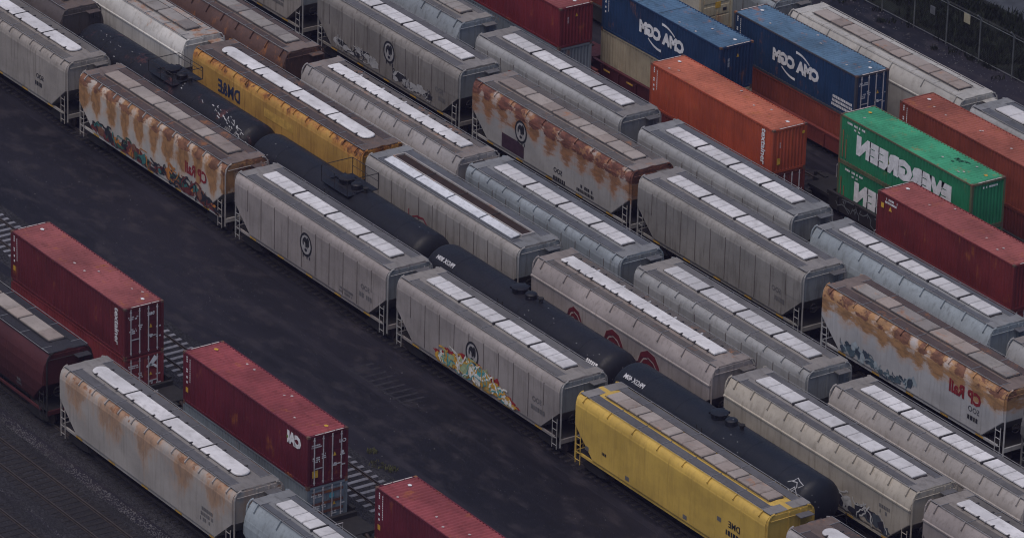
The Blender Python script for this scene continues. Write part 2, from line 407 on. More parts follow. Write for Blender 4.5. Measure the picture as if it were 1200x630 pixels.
def hopper(label, group, yc, x0, x1, pr='rib', pw=1.42, hatch='panels', side=None, under=None, roof=None, hat=None, post=None, brackets=0, groups=(4, 4),
           hatch_w=.92, walk_in=.58, walk_out=1.27, reflect=True, open_=False, sillm=None, name='hopper_car', rim=False, cut_roof=False, endm=None, rsheet=None):
    L = x1-x0; root = empty(name, ((x0+x1)/2, yc, RAIL), label, 'hopper car', group)
    under = under or side; post = post or side; sillm = sillm or under
    wo = walk_out if pr == 'rib' else min(walk_out, PROF[pr][-2][0]+.06)
    part('hull', cached(('hull', pr, round(L, 2)), lambda: hull_mesh(pr, L)), under, root)
    npan = max(3, round(L/pw)); w_ = L/npan
    for i in range(npan):
        a = -L/2 + i*w_ + .02; b = a + w_ - .04; cx = (a+b)/2
        if b > L/2-CUTLEN-.1 or a < -L/2+CUTLEN+.1:
            me = cached(('pan', pr, round(L, 2), npan, i), lambda: panel_mesh(pr, L, a, b, 0)); loc = (0, 0, 0)
        else:
            me = cached(('pan', pr, round(w_, 3)), lambda: panel_mesh(pr, L, a, b, cx)); loc = (cx, 0, 0)
        if me: part('side_panel', me, side, root, loc)
        if i and pr == 'rib' and pw < 1.6:
            xs = -L/2 + i*w_
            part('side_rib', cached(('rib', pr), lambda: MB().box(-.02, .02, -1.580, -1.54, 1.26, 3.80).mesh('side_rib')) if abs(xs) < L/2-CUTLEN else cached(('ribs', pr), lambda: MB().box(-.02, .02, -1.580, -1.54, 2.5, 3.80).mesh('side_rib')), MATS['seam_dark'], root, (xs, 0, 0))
    def esheet():
        rws = [q for q in rows_of(pr) if q[1] >= ZCUT]; v = [(0, -(y-.05), z-.01) for y, z in rws] + [(0, (y-.05), z-.01) for y, z in rws[::-1]]; nn = len(v)
        v += [(.03, y, z) for _, y, z in v]; f = [tuple(range(nn)), tuple(range(nn, 2*nn))] + [(i, (i+1) % nn, nn+(i+1) % nn, nn+i) for i in range(nn)]
        return MB().add(v, f).mesh('end_sheet')
    for e in (-1, 1): part('end_sheet', cached(('esheet', pr), esheet), endm or side, root, (e*(L/2+(.004 if e > 0 else -.001)) - (.03 if e < 0 else 0), 0, 0))
    # ---- roof walks
    zt = 4.30
    nb = max(4, round(L/2.45)); bw = (L-1.5)/nb
    wi = walk_in+.05; wb = wo-.09-wi
    def board(): return MB().cbox(-bw/2+.02, bw/2-.02, 0, wb, 0, .04, .012).mesh('running_board')
    me = cached(('board', round(bw, 3), round(wo-walk_in, 3)), board)
    for s in (-1, 1):
        for i in range(nb):
            part('running_board', me, roof, root, (-L/2+.75+bw*(i+.5), -wo+.09 if s < 0 else wi, zt))
    me = cached(('endwalk', round(wo, 2)), lambda: MB().cbox(-.36, .36, -wo, wo, 0, .045, .012).mesh('end_walkway'))
    rpale = rsheet or PALE.get(roof.name, roof)
    for s in (-1, 1): part('end_walkway', me, rpale, root, (s*(L/2-.37), 0, zt))
    # seam bars lighter than the boards
    seam = MB()
    for s in (-1, 1):
        for i in range(nb+1):
            x = -L/2+.75+bw*i; y0 = -wo if s < 0 else walk_in; seam.box(x-.018, x+.018, y0, y0+wo-walk_in, zt+.03, zt+.058)
        seam.tube([(-L/2+.05, s*wo, zt+.05), (L/2-.05, s*wo, zt+.05)], .022, 4)
    part('walkway_trim', cached(('seam', round(L, 2), round(wo, 2)), lambda: seam.mesh('walkway_trim')), MATS['trim_grey'] if not cut_roof else post, root)
    if rsheet is not False:
        def rs_():
            v = [(-L/2+.03, -wo+.02, 4.262), (L/2-.03, -wo+.02, 4.262), (L/2-.03, 0, 4.372), (-L/2+.03, 0, 4.372), (-L/2+.03, wo-.02, 4.262), (L/2-.03, wo-.02, 4.262)]
            return MB().add(v, [(0, 1, 2, 3), (3, 2, 5, 4)]).mesh('roof_sheet', fix=False)
        part('roof_sheet', cached(('rsheet', round(L, 2), round(wo, 2)), rs_), rpale, root)
    # ---- hatches
    z0 = zt+.02; hl = L-2.3; hw = hatch_w/2
    if hatch == 'panels':
        G, K = groups; gl = hl/G
        part('hatch_coaming', cached(('coam', round(hl, 2), hw), lambda: MB().box(-hl/2, hl/2, -hw+.05, hw-.05, 4.2, z0+.09).mesh('hatch_coaming')), MATS['coaming_dark'], root)
        cl = (gl-.16)/K
        me = cached(('cover', round(cl, 3), hw), lambda: MB().cbox(-cl/2+.03, cl/2-.03, -hw, hw, 0, .10, .035).mesh('hatch_cover'))
        rnd = random.Random(int(x0*10))
        for g in range(G):
            for k in range(K):
                part('hatch_cover', me, hat, root, (-hl/2+gl*g+.08+cl*(k+.5), rnd.uniform(-.012, .012), z0+.075), (0, 0, rnd.uniform(-.006, .006)))
            if g:
                part('latch_bar', cached(('lbar', hw), lambda: MB().box(-.04, .04, -hw-.08, hw+.08, 0, .11).mesh('latch_bar')), MATS['coaming_dark'], root, (-hl/2+gl*g, 0, z0+.06))
    elif hatch in ('round', 'notched'):
        G = groups[0]; gl = hl/G
        part('hatch_coaming', cached(('coam2', round(hl, 2), hw), lambda: MB().box(-hl/2+.3, hl/2-.3, -hw+.06, hw-.06, 4.2, z0+.09).mesh('hatch_coaming')), MATS['coaming_rust' if hatch == 'round' else 'coaming_dark'], root)
        def cov(kind):
            g2 = gl/2-.03; v = []; n = 9; pts = []
            if kind == 'a':   # rounded at -x
                for k in range(n): t = math.pi/2 + math.pi*k/(n-1); pts.append((-g2+hw+hw*math.cos(t)*.9, hw*math.sin(t)))
                pts += [(g2, -hw), (g2, hw)]
            elif kind == 'b':
                pts += [(-g2, hw), (-g2, -hw)]
                for k in range(n): t = -math.pi/2 + math.pi*k/(n-1); pts.append((g2-hw+hw*math.cos(t)*.9, hw*math.sin(t)))
            else: pts = [(-g2, hw), (-g2, -hw), (g2, -hw), (g2, hw)]
            m_ = len(pts); v = [(x, y, 0) for x, y in pts] + [(x, y, .06) for x, y in pts] + [(x*.985, y*.86, .10) for x, y in pts]
            f = [tuple(range(m_))[::-1], tuple(range(2*m_, 3*m_))]
            for a in (0, m_):
                for i in range(m_): j = (i+1) % m_; f.append((a+i, a+j, a+m_+j, a+m_+i))
            return MB().add(v, f).mesh('hatch_cover')
        latch = cached(('latch', hw), lambda: MB().box(-.05, .05, -.13, .07, 0, .06).mesh('latch'))
        strap = cached(('strap', hw), lambda: MB().box(-.035, .035, -hw-.1, hw+.1, 0, .06).mesh('hatch_strap'))
        for g in range(G):
            kind = 'm' if hatch == 'notched' else ('a' if g == 0 else 'b' if g == G-1 else 'm')
            c = part('hatch_cover', cached(('rcov', kind, round(gl, 3), hw), lambda: cov(kind)), hat, root, (-hl/2+gl*(g+.5), 0, z0+.09))
            for q in ((-.28, .28) if hatch == 'round' else (-.25, .25)):
                part('latch', latch, MATS['coaming_dark'], c, (q*gl, -hw, .05)); part('latch', latch, MATS['coaming_dark'], c, (q*gl, hw, .05), (0, 0, math.pi))
            if g: part('hatch_strap', strap, MATS['coaming_dark'] if hatch == 'round' else hat, root, (-hl/2+gl*g, 0, z0+.15))
    elif hatch == 'mixed':
        G, K = groups; gl = hl/G
        part('hatch_coaming', cached(('coam', round(hl, 2), hw), lambda: MB().box(-hl/2, hl/2, -hw+.05, hw-.05, 4.2, z0+.08).mesh('hatch_coaming')), MATS['coaming_dark'], root)
        fr = [.62, .38] if K == 2 else [.36, .36, .28]
        rnd = random.Random(int(x0*10)+3)
        for g in range(G):
            x = -hl/2+gl*g+.05
            for q in fr:
                cl = (gl-.1)*q
                me = cached(('mcover', round(cl, 3), hw), lambda: MB().cbox(-cl/2+.025, cl/2-.025, -hw, hw, 0, .10, .045).mesh('hatch_cover'))
                part('hatch_cover', me, hat[rnd.randrange(len(hat))] if isinstance(hat, list) else hat, root, (x+cl/2, rnd.uniform(-.02, .02), z0+.07+rnd.uniform(0, .015)), (0, 0, rnd.uniform(-.012, .012)))
                x += cl
        # hinge pipe along both sides
        part('hatch_rail', cached(('hrail', round(hl, 2), hw), lambda: MB().tube([(-hl/2, -hw-.06, z0+.1), (hl/2, -hw-.06, z0+.1)], .03, 4).tube([(-hl/2, hw+.06, z0+.1), (hl/2, hw+.06, z0+.1)], .03, 4).mesh('hatch_rail')), MATS['coaming_dark'], root)
    elif hatch == 'open':
        b = MB(); hw = .40
        for s in (-1, 1): b.box(-hl/2, hl/2, s*hw-.045, s*hw+.045, 4.2, z0+.17)
        for s in (-1, 1): b.box(s*hl/2-.05, s*hl/2+.05, -hw-.044, hw+.044, 4.21, z0+.168)
        part('hatch_coaming', b.mesh('hatch_coaming'), MATS['coaming_pale'], root)
        part('hatch_opening', MB().box(-hl/2+.05, hl/2-.05, -hw+.046, hw-.046, 4.0, z0+.075).mesh('hatch_opening'), MATS['grain_dark'], root)
        for i in range(3):
            part('hatch_bow', cached(('bow', hw), lambda: MB().tube([(0, -hw+.05, 0), (0, hw-.05, 0)], .03, 4).mesh('hatch_bow')), MATS['coaming_dark'], root, (-hl/2+hl*(i+1)/4, 0, z0+.10))
        G = 4; gl = hl/G
        me = cached(('ocover', round(gl, 3)), lambda: MB().cbox(-gl/2+.07, gl/2-.07, -.29, .29, 0, .07, .02).mesh('hatch_cover'))
        for g in range(G): part('hatch_cover', me, hat, root, (-hl/2+gl*(g+.5), -hw-.38, z0+.09), (R(8), 0, 0))
    # ---- brackets holding the walk
    if brackets:
        yb = -wo; nbk = max(5, round(L/brackets))
        zb = {'rib': 4.02, 'cyl': 3.86, 'shelf': 3.88, 'round': 3.9}[pr]; ys = ysurf(pr, zb)
        def gus():
            tri = [(.02, .035), (.02, -.10), (-(ys-wo)-.015, zb-zt), (-(ys-wo)-.05, zb-zt+.10), (-.03, .035)]
            v = [(x, a, b) for x in (-.03, .03) for a, b in tri]; nn = len(tri)
            return MB().add(v, [tuple(range(nn)), tuple(range(nn, 2*nn))] + [(i, (i+1) % nn, nn+(i+1) % nn, nn+i) for i in range(nn)]).mesh('walkway_bracket')
        me = cached(('brk', pr, round(wo, 2)), gus)
        for i in range(nbk): part('walkway_bracket', me, post, root, (-L/2+.6+(L-1.2)*i/(nbk-1), yb-.02, zt))
    # ---- ends
    yp = 1.44 if pr in ('rib', 'shelf') else 1.36
    for e in (-1, 1):
        for s in (-1, 1):
            me = cached(('post', yp, s, e), lambda: MB().tube([(0, 0, .55), (0, 0, 3.8), (0, -s*.05, 4.05), (0, -s*.22, 4.28), (0, -s*.4, 4.34)], .045, 5).mesh('corner_post'))
            part('corner_post', me, post, root, (e*(L/2+.06), s*yp, 0))
        part('end_beam', cached(('ebeam', yp), lambda: MB().box(-.05, .05, -yp, yp, .78, 1.02).mesh('end_beam')), under, root, (e*(L/2+.06), 0, 0))
        part('end_platform', cached(('eplat',), lambda: MB().box(-.75, .75, -1.3, 1.3, .0, .05).mesh('end_platform')), m_dark, root, (e*(L/2-.72), 0, .96))
        me = cached(('slad',), lambda: ladder_mesh(1.75, .42, 4))
        part('ladder', me, post, root, (e*(L/2-.12)-(.42 if e > 0 else 0), -yp-.12, .42))
        me = cached(('elad',), lambda: ladder_mesh(3.5, .42, 8))
        part('end_ladder', me, post, root, (e*(L/2+.10), -yp+.10 if e < 0 else yp-.52, .6), (0, 0, R(90)))
        part('grab_rail', cached(('grab',), lambda: MB().tube([(0, -1.3, 0), (0, 1.3, 0)], .022, 4).mesh('grab_rail')), post, root, (e*(L/2+.1), 0, 3.98))
        part('end_stiffener', cached(('estiff', pr), lambda: MB().box(-.04, .04, -.05, .05, 2.6, 4.2).mesh('end_stiffener')), endm or under, root, (e*(L/2+.03), -.1, 0))
        part('end_stiffener', cached(('estiff', pr), None), endm or under, root, (e*(L/2+.03), .62, 0))
    part('crossover_step', cached(('xstep',), lambda: MB().cbox(0, .5, 0, .85, 0, .05, .01).mesh('crossover_step')), roof, root, (L/2+.08, .25, 3.97))
    part('crossover_step', cached(('xstep',), None), roof, root, (-L/2-.58, .25, 3.97))
    part('brake_wheel', cached('bwheel', lambda: MB().tube([(0, .26*math.cos(2*math.pi*k/10), .26*math.sin(2*math.pi*k/10)) for k in range(11)], .025, 4).tube([(0, -.25, 0), (0, .25, 0)], .02, 4).mesh('brake_wheel')), m_dark, root, (L/2+.16, -.75, 2.1))
    # ---- below
    sl = L-.9
    part('side_sill', cached(('sill', round(sl, 2)), lambda: MB().box(-sl/2, sl/2, -1.49, -1.40, .92, 1.055).box(-sl/2, sl/2, 1.40, 1.49, .92, 1.055).mesh('side_sill')), sillm, root)
    part('centre_sill', cached(('csill', round(L, 2)), lambda: MB().box(-L/2+.2, L/2-.2, -.18, .18, .68, 1.0).mesh('centre_sill')), m_dark, root)
    gm = cached('gate', lambda: MB().add([(-1.7,-1.25,1.12),(1.7,-1.25,1.12),(1.7,1.25,1.12),(-1.7,1.25,1.12),(-.55,-.6,.40),(.55,-.6,.40),(.55,.6,.40),(-.55,.6,.40)],
         [(3,2,1,0),(4,5,6,7),(0,1,5,4),(1,2,6,5),(2,3,7,6),(3,0,4,7)]).mesh('discharge_gate'))
    for q in (-1, 0, 1): part('discharge_gate', gm, m_dark, root, (q*(L/2-CUTLEN-1.75)*.98, 0, 0))
    if reflect:
        rm = cached('reflector', lambda: MB().box(-.32, .32, -.008, .008, -.05, .05).mesh('reflector'))
        for i in range(5): part('reflector', rm, m_reflect, root, (-L/2+1.9+(L-3.8)*i/4, -1.500, .985))
    add_trucks(root, (-L/2+1.35, L/2-1.35)); add_couplers(root, L/2+.05)
    def mp(u, v, off): return (u - (x0+x1)/2, -(ysurf(pr, v-RAIL) + .030 + off), v-RAIL)   # world x, z onto the near side
    return root, mp

# ------------------------------------------------------------------ tank cars
def tank_mesh(L, r):
    d = .75; pr = []
    for k in range(7): a = math.pi/2*k/6; pr.append((-L/2+d-d*math.cos(a), max(.02, r*math.sin(a))))
    for k in range(1, 9): pr.append((-L/2+d+(L-2*d)*k/9, r))
    for k in range(6, -1, -1): a = math.pi/2*k/6; pr.append((L/2-d+d*math.cos(a), max(.02, r*math.sin(a))))
    return MB().lathe(pr, (0, 0, 0), 'x', 36).mesh('tank_shell', 50)
def tank_car(label, yc, x0, x1, dome_x, m, rail_h=1.0, r=1.46):
    L = x1-x0; xc = (x0+x1)/2; cz = 2.36
    root = empty('tank_car', (xc, yc, RAIL), label, 'tank car', 'black tank cars in one string')
    sh = part('tank_shell', tank_mesh(L, r), m, root, (0, 0, cz))
    for q in (-.34, -.17, 0.02, .18, .35):
        part('weld_band', cached(('band', r), lambda: MB().lathe([(-.03, r-.05), (-.03, r+.008), (.03, r+.008), (.03, r-.05)], (0, 0, 0), 'x', 36).mesh('weld_band', 40)), m, sh, (q*L, 0, 0))
    part('underframe', MB().box(-L/2-.3, L/2+.3, -.22, .22, .62, .98).box(-L/2-.3, -L/2+1.6, -1.3, 1.3, .84, .98).box(L/2-1.6, L/2+.3, -1.3, 1.3, .84, .98).mesh('underframe'), m_dark, root)
    for s in (-1, 1):
        part('saddle', cached('saddle', lambda: MB().add([(-.25,-1.2,.98),(.25,-1.2,.98),(.25,1.2,.98),(-.25,1.2,.98),(-.2,-1.30,1.9),(.2,-1.30,1.9),(.2,1.30,1.9),(-.2,1.30,1.9)],
             [(3,2,1,0),(4,5,6,7),(0,1,5,4),(1,2,6,5),(2,3,7,6),(3,0,4,7)]).mesh('saddle')), m_dark, root, (s*(L/2-1.5), 0, 0))
        part('end_railing', cached('endrail', lambda: MB().tube([(0, -1.3, .95), (0, -1.3, 1.9), (0, 1.3, 1.9), (0, 1.3, .95)], .028, 4).mesh('end_railing')), m_dark, root, (s*(L/2+.25), 0, 0))
    d = dome_x-xc; zt = cz+r
    pl = root if rail_h <= .7 else part('manway_platform', MB().box(-1.35, 1.35, -1.05, -.55, zt-.12, zt-.08).box(-1.35, 1.35, .55, 1.05, zt-.12, zt-.08).box(-1.35, -1.15, -.55, .55, zt+.02, zt+.06).box(1.25, 1.40, -.55, .55, zt+.02, zt+.06).mesh('manway_platform'), m, root, (d, 0, 0))
    rl = MB()
    hz = zt+rail_h-.1
    for y in (-1.05, 1.05):
        rl.tube([(-1.35, y, zt-.1), (-1.35, y, hz), (1.35, y, hz), (1.35, y, zt-.1)], .028, 4); rl.tube([(-1.35, y, zt+.4), (1.35, y, zt+.4)], .02, 4); rl.tube([(0, y, zt-.1), (0, y, hz)], .022, 4)
    for x in (-1.35, 1.35): rl.tube([(x, -1.05, hz), (x, 1.05, hz)], .025, 4)
    if rail_h > .7: part('platform_railing', rl.mesh('platform_railing'), m_dark, pl)
    mw = part('manway', MB().lathe([(-.2, .44), (.20, .44), (.20, .50), (.26, .50), (.32, .36)], (-.35, 0, zt), 'z', 16).mesh('manway', 40), m, root, (d, 0, 0))
    for k in range(6):
        a = k*math.pi/3; part('bolt', cached('bolt', lambda: MB().box(-.05, .05, -.05, .05, 0, .12).mesh('bolt')), m, mw, (-.35+.5*math.cos(a), .5*math.sin(a), zt+.17))
    part('valve_housing', MB().lathe([(-.2, .34), (.24, .34), (.30, .28), (.32, .1)], (.72, 0, zt), 'z', 14).mesh('valve_housing', 40), m, root, (d, 0, 0))
    part('relief_valve', MB().lathe([(-.1, .12), (.2, .12), (.2, .17), (.28, .17)], (1.5, .1, zt), 'z', 10).mesh('relief_valve', 40), m_dark, root, (d, 0, 0))
    part('ladder', cached('tlad', lambda: ladder_mesh(2.9, .45, 8)), m_dark, root, (d-.22, -1.56, .9))
    add_trucks(root, (-L/2+1.3, L/2-1.3)); add_couplers(root, L/2+.25)
    def mp(u, v, off):    # v: metres up the near side round the shell, 0 at its widest
        a = v/r; return (u-xc, -(r+.012+off)*math.cos(a), cz+(r+.012+off)*math.sin(a))
    return root, mp

# ------------------------------------------------------------------ shipping containers
CL, CW = 12.192, 2.438
def corrugated(n, length, depth, h0, h1, plane):
    """n folds along 'length'; plane maps (t, d, h) -> xyz"""
    v = []; f = []; p = length/n
    for i in range(n):
        for t, d in ((0, 0), (.25, 0), (.5, depth), (.75, depth)):
            v += [plane(-length/2+p*(i+t), d, h0), plane(-length/2+p*(i+t), d, h1)]
    v += [plane(length/2, 0, h0), plane(length/2, 0, h1)]
    for k in range(len(v)//2-1): f.append((2*k, 2*k+2, 2*k+3, 2*k+1))
    return MB().add(v, f).mesh('corrugated_panel', fix=False)
def container(label, group, yc, x0, ztop, h, side, roof, frame, doors=True, name='shipping_container', reefer=False, rods=None):
    z0 = ztop-h; root = empty(name, (x0+CL/2, yc, z0), label, 'container', group)
    hx, hy = CL/2, CW/2; H = round(h, 2)
    part('floor', cached('cfloor', lambda: MB().box(-hx+.05, hx-.05, -hy+.06, hy-.06, .06, .16).mesh('floor')), m_dark, root)
    n = 60 if reefer else 43; dp = .012 if reefer else .055
    part('side_wall', cached(('cside', H, reefer), lambda: corrugated(n, CL-.30, dp, .14, h-.10, lambda t, d, z: (t, -hy+.016+d, z))), side, root)
    part('side_wall', cached(('csidef', H, reefer), lambda: corrugated(n, CL-.30, dp, .14, h-.10, lambda t, d, z: (t, hy-.016-d, z))), side, root)
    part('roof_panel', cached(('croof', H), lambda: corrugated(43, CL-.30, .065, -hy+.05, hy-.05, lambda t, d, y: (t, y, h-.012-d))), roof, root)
    part('end_wall', cached(('cend', H), lambda: corrugated(9, CW-.28, .045, .14, h-.12, lambda t, d, z: (-hx+.02+d, t, z))), side, root)
    if doors:
        dm = cached(('door', H), lambda: MB().box(-.03, 0, -.535, .535, .16, h-.14).box(0, .018, -.46, .46, .30, h*.34).box(0, .018, -.46, .46, h*.38, h*.62).box(0, .018, -.46, .46, h*.66, h-.28).mesh('door'))
        for s in (-1, 1):
            d = part('door', dm, side, root, (hx-.05, s*.545, 0))
            for q in (-.27, .27): part('lock_rod', cached(('rod', H), lambda: MB().tube([(.05, 0, .12), (.05, 0, h-.1)], .036, 5).box(.02, .07, -.05, .05, .2, .26).box(.02, .07, -.05, .05, h-.3, h-.24).mesh('lock_rod')), rods or m_bar, d, (0, q, 0))
            part('lock_handle', cached('handle', lambda: MB().box(.03, .06, -.25, .25, .98, 1.03).mesh('lock_handle')), rods or m_bar, d, (0, 0, 0))
    elif reefer:
        um = cached(('unit', H), lambda: MB().box(-.05, 0, -1.05, 1.05, .16, h-.14).mesh('machinery_panel')); u = part('machinery_panel', um, frame, root, (hx-.04, 0, 0))
        for yy, zz, a, b in ((-.5, .3, .9, .75), (.5, .3, .9, .75), (-.5, 1.15, .9, .6), (.5, 1.15, .9, .6), (-.5, 1.95, .9, .5), (.5, 1.95, .9, .5)):
            part('access_panel', MB().cbox(-a/2, a/2, -b/2, b/2, 0, .04, .02).mesh('access_panel'), frame, u, (.0, yy, zz+b/2), (R(90), 0, R(90)))
        part('warning_plate', MB().box(0, .01, -.2, .2, -.2, .2).mesh('warning_plate'), m_yel, u, (.045, .1, h*.62))
        part('vent', MB().box(0, .012, -.14, .14, -.1, .1).mesh('vent'), m_black, u, (.05, .62, h*.5))
    else:
        part('end_wall', cached(('cend2', H), lambda: corrugated(9, CW-.28, .06, .14, h-.12, lambda t, d, z: (hx-.02-d, t, z))), side, root)
    pm = cached(('cpost', H), lambda: MB().box(-.08, .08, -.07, .07, .12, h-.12).mesh('corner_post'))
    cm = cached('casting', lambda: MB().cbox(-.092, .092, -.085, .085, 0, .122, .01).mesh('corner_casting'))
    for ex in (-1, 1):
        for sy in (-1, 1):
            part('corner_post', pm, frame, root, (ex*(hx-.082), sy*(hy-.072), 0))
            for z in (0, h-.119): part('corner_casting', cm, MATS['casting_rust'], root, (ex*(hx-.09), sy*(hy-.083), z))
        part('end_header', cached('chead', lambda: MB().box(-.05, .05, -hy+.17, hy-.17, 0, .13).mesh('end_header')), frame, root, (ex*(hx-.055), 0, h-.135))
        part('end_sill', cached('csil2', lambda: MB().box(-.05, .05, -hy+.17, hy-.17, 0, .14).mesh('end_sill')), frame, root, (ex*(hx-.055), 0, .012))
    for sy in (-1, 1):
        part('top_rail', cached('ctop', lambda: MB().box(-hx+.18, hx-.18, -.03, .03, 0, .09).mesh('top_rail')), frame, root, (0, sy*(hy-.032), h-.098))
        part('bottom_rail', cached('cbot', lambda: MB().box(-hx+.18, hx-.18, -.03, .03, 0, .13).mesh('bottom_rail')), frame, root, (0, sy*(hy-.032), .012))
    def mps(u, v, off): return (u, -hy+.010-off, v)                 # near long side, local x and height
    def mpe(u, v, off): return (hx+.015+off, u, v)                  # right end, local y and height
    def mpr(u, v, off): return (u, v, h-.004+off)                   # roof
    return root, mps, mpe, mpr
def well_car(label, yc, x0, x1, m, zt=1.25, tape=False):
    """x0..x1 is the container it carries"""
    a, b = x0-.35, x1+.35; xc = (a+b)/2; root = empty('well_car', (xc, yc, RAIL), label, 'well car', 'well cars under the containers')
    Lw = b-a; hl = Lw/2
    for s in (-1, 1):
        part('well_side', cached(('wside', round(Lw, 2), zt, s), lambda: MB().box(-hl, hl, s*1.42-.06, s*1.42+.06, .25, zt-.1).box(-hl, hl, s*1.42-.10, s*1.42+.10, zt-.0999, zt).mesh('well_side')), m, root)
        for i in range(7): part('well_rib', cached(('wrib', zt), lambda: MB().box(-.05, .05, -.06, .06, .3, zt-.12).mesh('well_rib')), m, root, (-hl+Lw*(i+.5)/7, s*1.53, 0))
        part('end_deck', cached('wdeck', lambda: MB().box(0, 2.1, -1.45, 1.45, .72, .90).box(2.1, 2.8, -.5, .5, .6, .86).box(.1, .3, -1.4, 1.4, .9, 1.15).mesh('end_deck')), m, root, (s*hl, 0, 0), (0, 0, 0 if s > 0 else math.pi))
        part('handrail', cached('whand', lambda: MB().tube([(1.9, -1.4, .9), (1.9, -1.4, 1.7), (1.9, -.5, 1.7), (1.9, -.5, .9)], .025, 4).mesh('handrail')), m_bar, root, (s*hl, 0, 0), (0, 0, 0 if s > 0 else math.pi))
    part('well_floor', cached(('wfloor', round(Lw, 2)), lambda: MB().box(-hl, hl, -.25, .25, .08, .18).box(-hl, -hl+.5, -1.3, 1.3, .1, .2).box(hl-.5, hl, -1.3, 1.3, .1, .2).mesh('well_floor')), m_dark, root)
    if tape:
        for i in range(5): part('reflector', cached('reflector', lambda: MB().box(-.32, .32, -.008, .008, -.05, .05).mesh('reflector')), m_reflect, root, (-hl+1.6+(Lw-3.2)*i/4, -1.60, .85))
    add_trucks(root, (-hl-1.25, hl+1.25)); add_couplers(root, hl+2.45)
    def mp(u, v, off): return (u-xc, -1.61-off, v-RAIL)
    return root, mp

# ================================================================== THE GROUND
def ground_material():
    n = NT('packed_dirt_ground')
    a = n.noise(n.mapv((.035, .11, 1)), 1.0, 7, .62, .6)
    b = n.noise(n.mapv((.5, .9, 1), (3, 7, 0)), 1.0, 6, .65)
    tr = n.noise(n.mapv((.02, .9, 1), (11, 2, 0)), 1.0, 5, .6, .3)
    f = n.noise(n.mapv((14, 14, 1)), 1.0, 3, .6)
    c = n.mix(n.step(a, .36, .66), (.0038, .0034, .0066), (.0145, .0128, .0200))
    c = n.mix(n.step(b, .48, .68, 0, .6), c, (.0340, .0280, .0320))
    c = n.mix(n.step(tr, .54, .72, 0, .5), c, (.0235, .0205, .0275))
    c = n.mix(n.step(f, .62, .80, 0, .25), c, (.036, .033, .038))
    n.bump(n.math('ADD', n.math('MULTIPLY', b, .7), n.math('MULTIPLY', f, .5)), .5, .05)
    return n.done(c, n.step(a, .3, .7, .62, .92), 0, .25)
m_ground = ground_material()
def ballast_material():
    n = NT('track_ballast'); v = n.voro(n.mapv((13, 13, 13)), 1.0, 'Color'); d = n.voro(n.mapv((13, 13, 13)), 1.0)
    big = n.noise(n.mapv((.25, .5, 1)), 1.0, 5, .6); s_ = n.sep(v)[0]
    c = n.mix(s_, (.008, .0078, .010), (.040, .038, .043)); c = n.mix(n.step(big, .4, .7, 0, .6), c, (.012, .0115, .014))
    n.bump(d, .8, .05); return n.done(c, .9, 0, .2)
m_ballast = ballast_material()
m_tie = paint('creosote_tie', (.016, .0135, .0145), .4, rough=.85, bump=.4)
m_ctie = paint('concrete_tie', (.17, .17, .195), .8, rough=.8)
m_asph = flat('road_asphalt', (.042, .047, .056), .85, .2, .25, 1.2)
part('ground', MB().add([(-900,-900,0),(900,-900,0),(900,900,0),(-900,900,0)], [(0,1,2,3)]).mesh('ground', fix=False), m_ground, None, (0, 0, GROUND))['kind'] = 'structure'
o = part('verge', MB().add([(-300, 71.3, 0), (300, 71.3, 0), (300, 77.65, 0), (-300, 77.65, 0)], [(0, 1, 2, 3)]).mesh('verge', fix=False), flat('dark_verge_soil', (.0085, .0105, .0070), .95, .5, .15, .8), None, (0, 0, GROUND+.006)); o['kind'] = 'structure'
o = part('road', MB().box(-300, 300, 77.7, 90, GROUND-.1, GROUND+.10).mesh('road'), m_asph); o['kind'] = 'structure'
def track(yc, built, concrete=False, x0=-110, x1=110):
    t = empty('railway_track', (0, yc, GROUND), kind='structure')
    zt = RAIL-GROUND
    part('ballast_bed', cached('bed', lambda: MB().add([(x0,-2.1,-.02),(x1,-2.1,-.02),(x1,2.1,-.02),(x0,2.1,-.02),(x0,-1.55,.085),(x1,-1.55,.085),(x1,1.55,.085),(x0,1.55,.085)],
         [(3,2,1,0),(4,5,6,7),(0,1,5,4),(1,2,6,5),(2,3,7,6),(3,0,4,7)]).mesh('ballast_bed')), m_ballast if yc < 10 else m_ground, t)
    rm = cached('rail', lambda: MB().box(x0, x1, -.07, .07, .10, .125).box(x0, x1, -.012, .012, .1251, .195).box(x0, x1, -.036, .036, .1951, zt).mesh('rail'))
    for s in (-1, 1): part('rail', rm, m_rail, t, (0, s*.7535, 0))
    tm = cached('tie', lambda: MB().cbox(-.125, .125, -1.3, 1.3, .0, .112, .015).mesh('tie'))
    rnd = random.Random(int(yc*10)); rest = MB(); x = x0
    mt = m_ctie if concrete else m_tie
    pitch = .66 if concrete else .55
    while x < x1:
        if any(a <= x <= b for a, b in built):
            part('tie', tm, mt, t, (x, rnd.uniform(-.04, .04), 0), (0, 0, rnd.uniform(-.012, .012)))
        else: rest.cbox(x-.125, x+.125, -1.3, 1.3, 0, .112, .015)
        x += pitch
    p = part('ties', rest.mesh('ties', fix=False), mt, t); p['kind'] = 'stuff'
    return t
for yc, built, cc in ((-12.4, [(17, 29)], 0), (-8.3, [(7, 31)], 0), (-3.55, [(5, 15)], 0), (1.22, [(-8, 0), (12, 18.5), (30, 37)], 0), (5.9, [(-18, -6), (4, 20), (22, 42)], 1),
       (17.9, [], 0), (21.8, [], 0), (25.7, [], 0), (29.8, [], 0), (33.6, [], 0), (37.35, [], 0), (41.45, [], 0), (46.05, [(-13, -2), (9, 20)], 0), (50.05, [(-1, 11)], 0), (55.1, [], 0), (60.2, [], 0)):
    track(yc, built, cc)
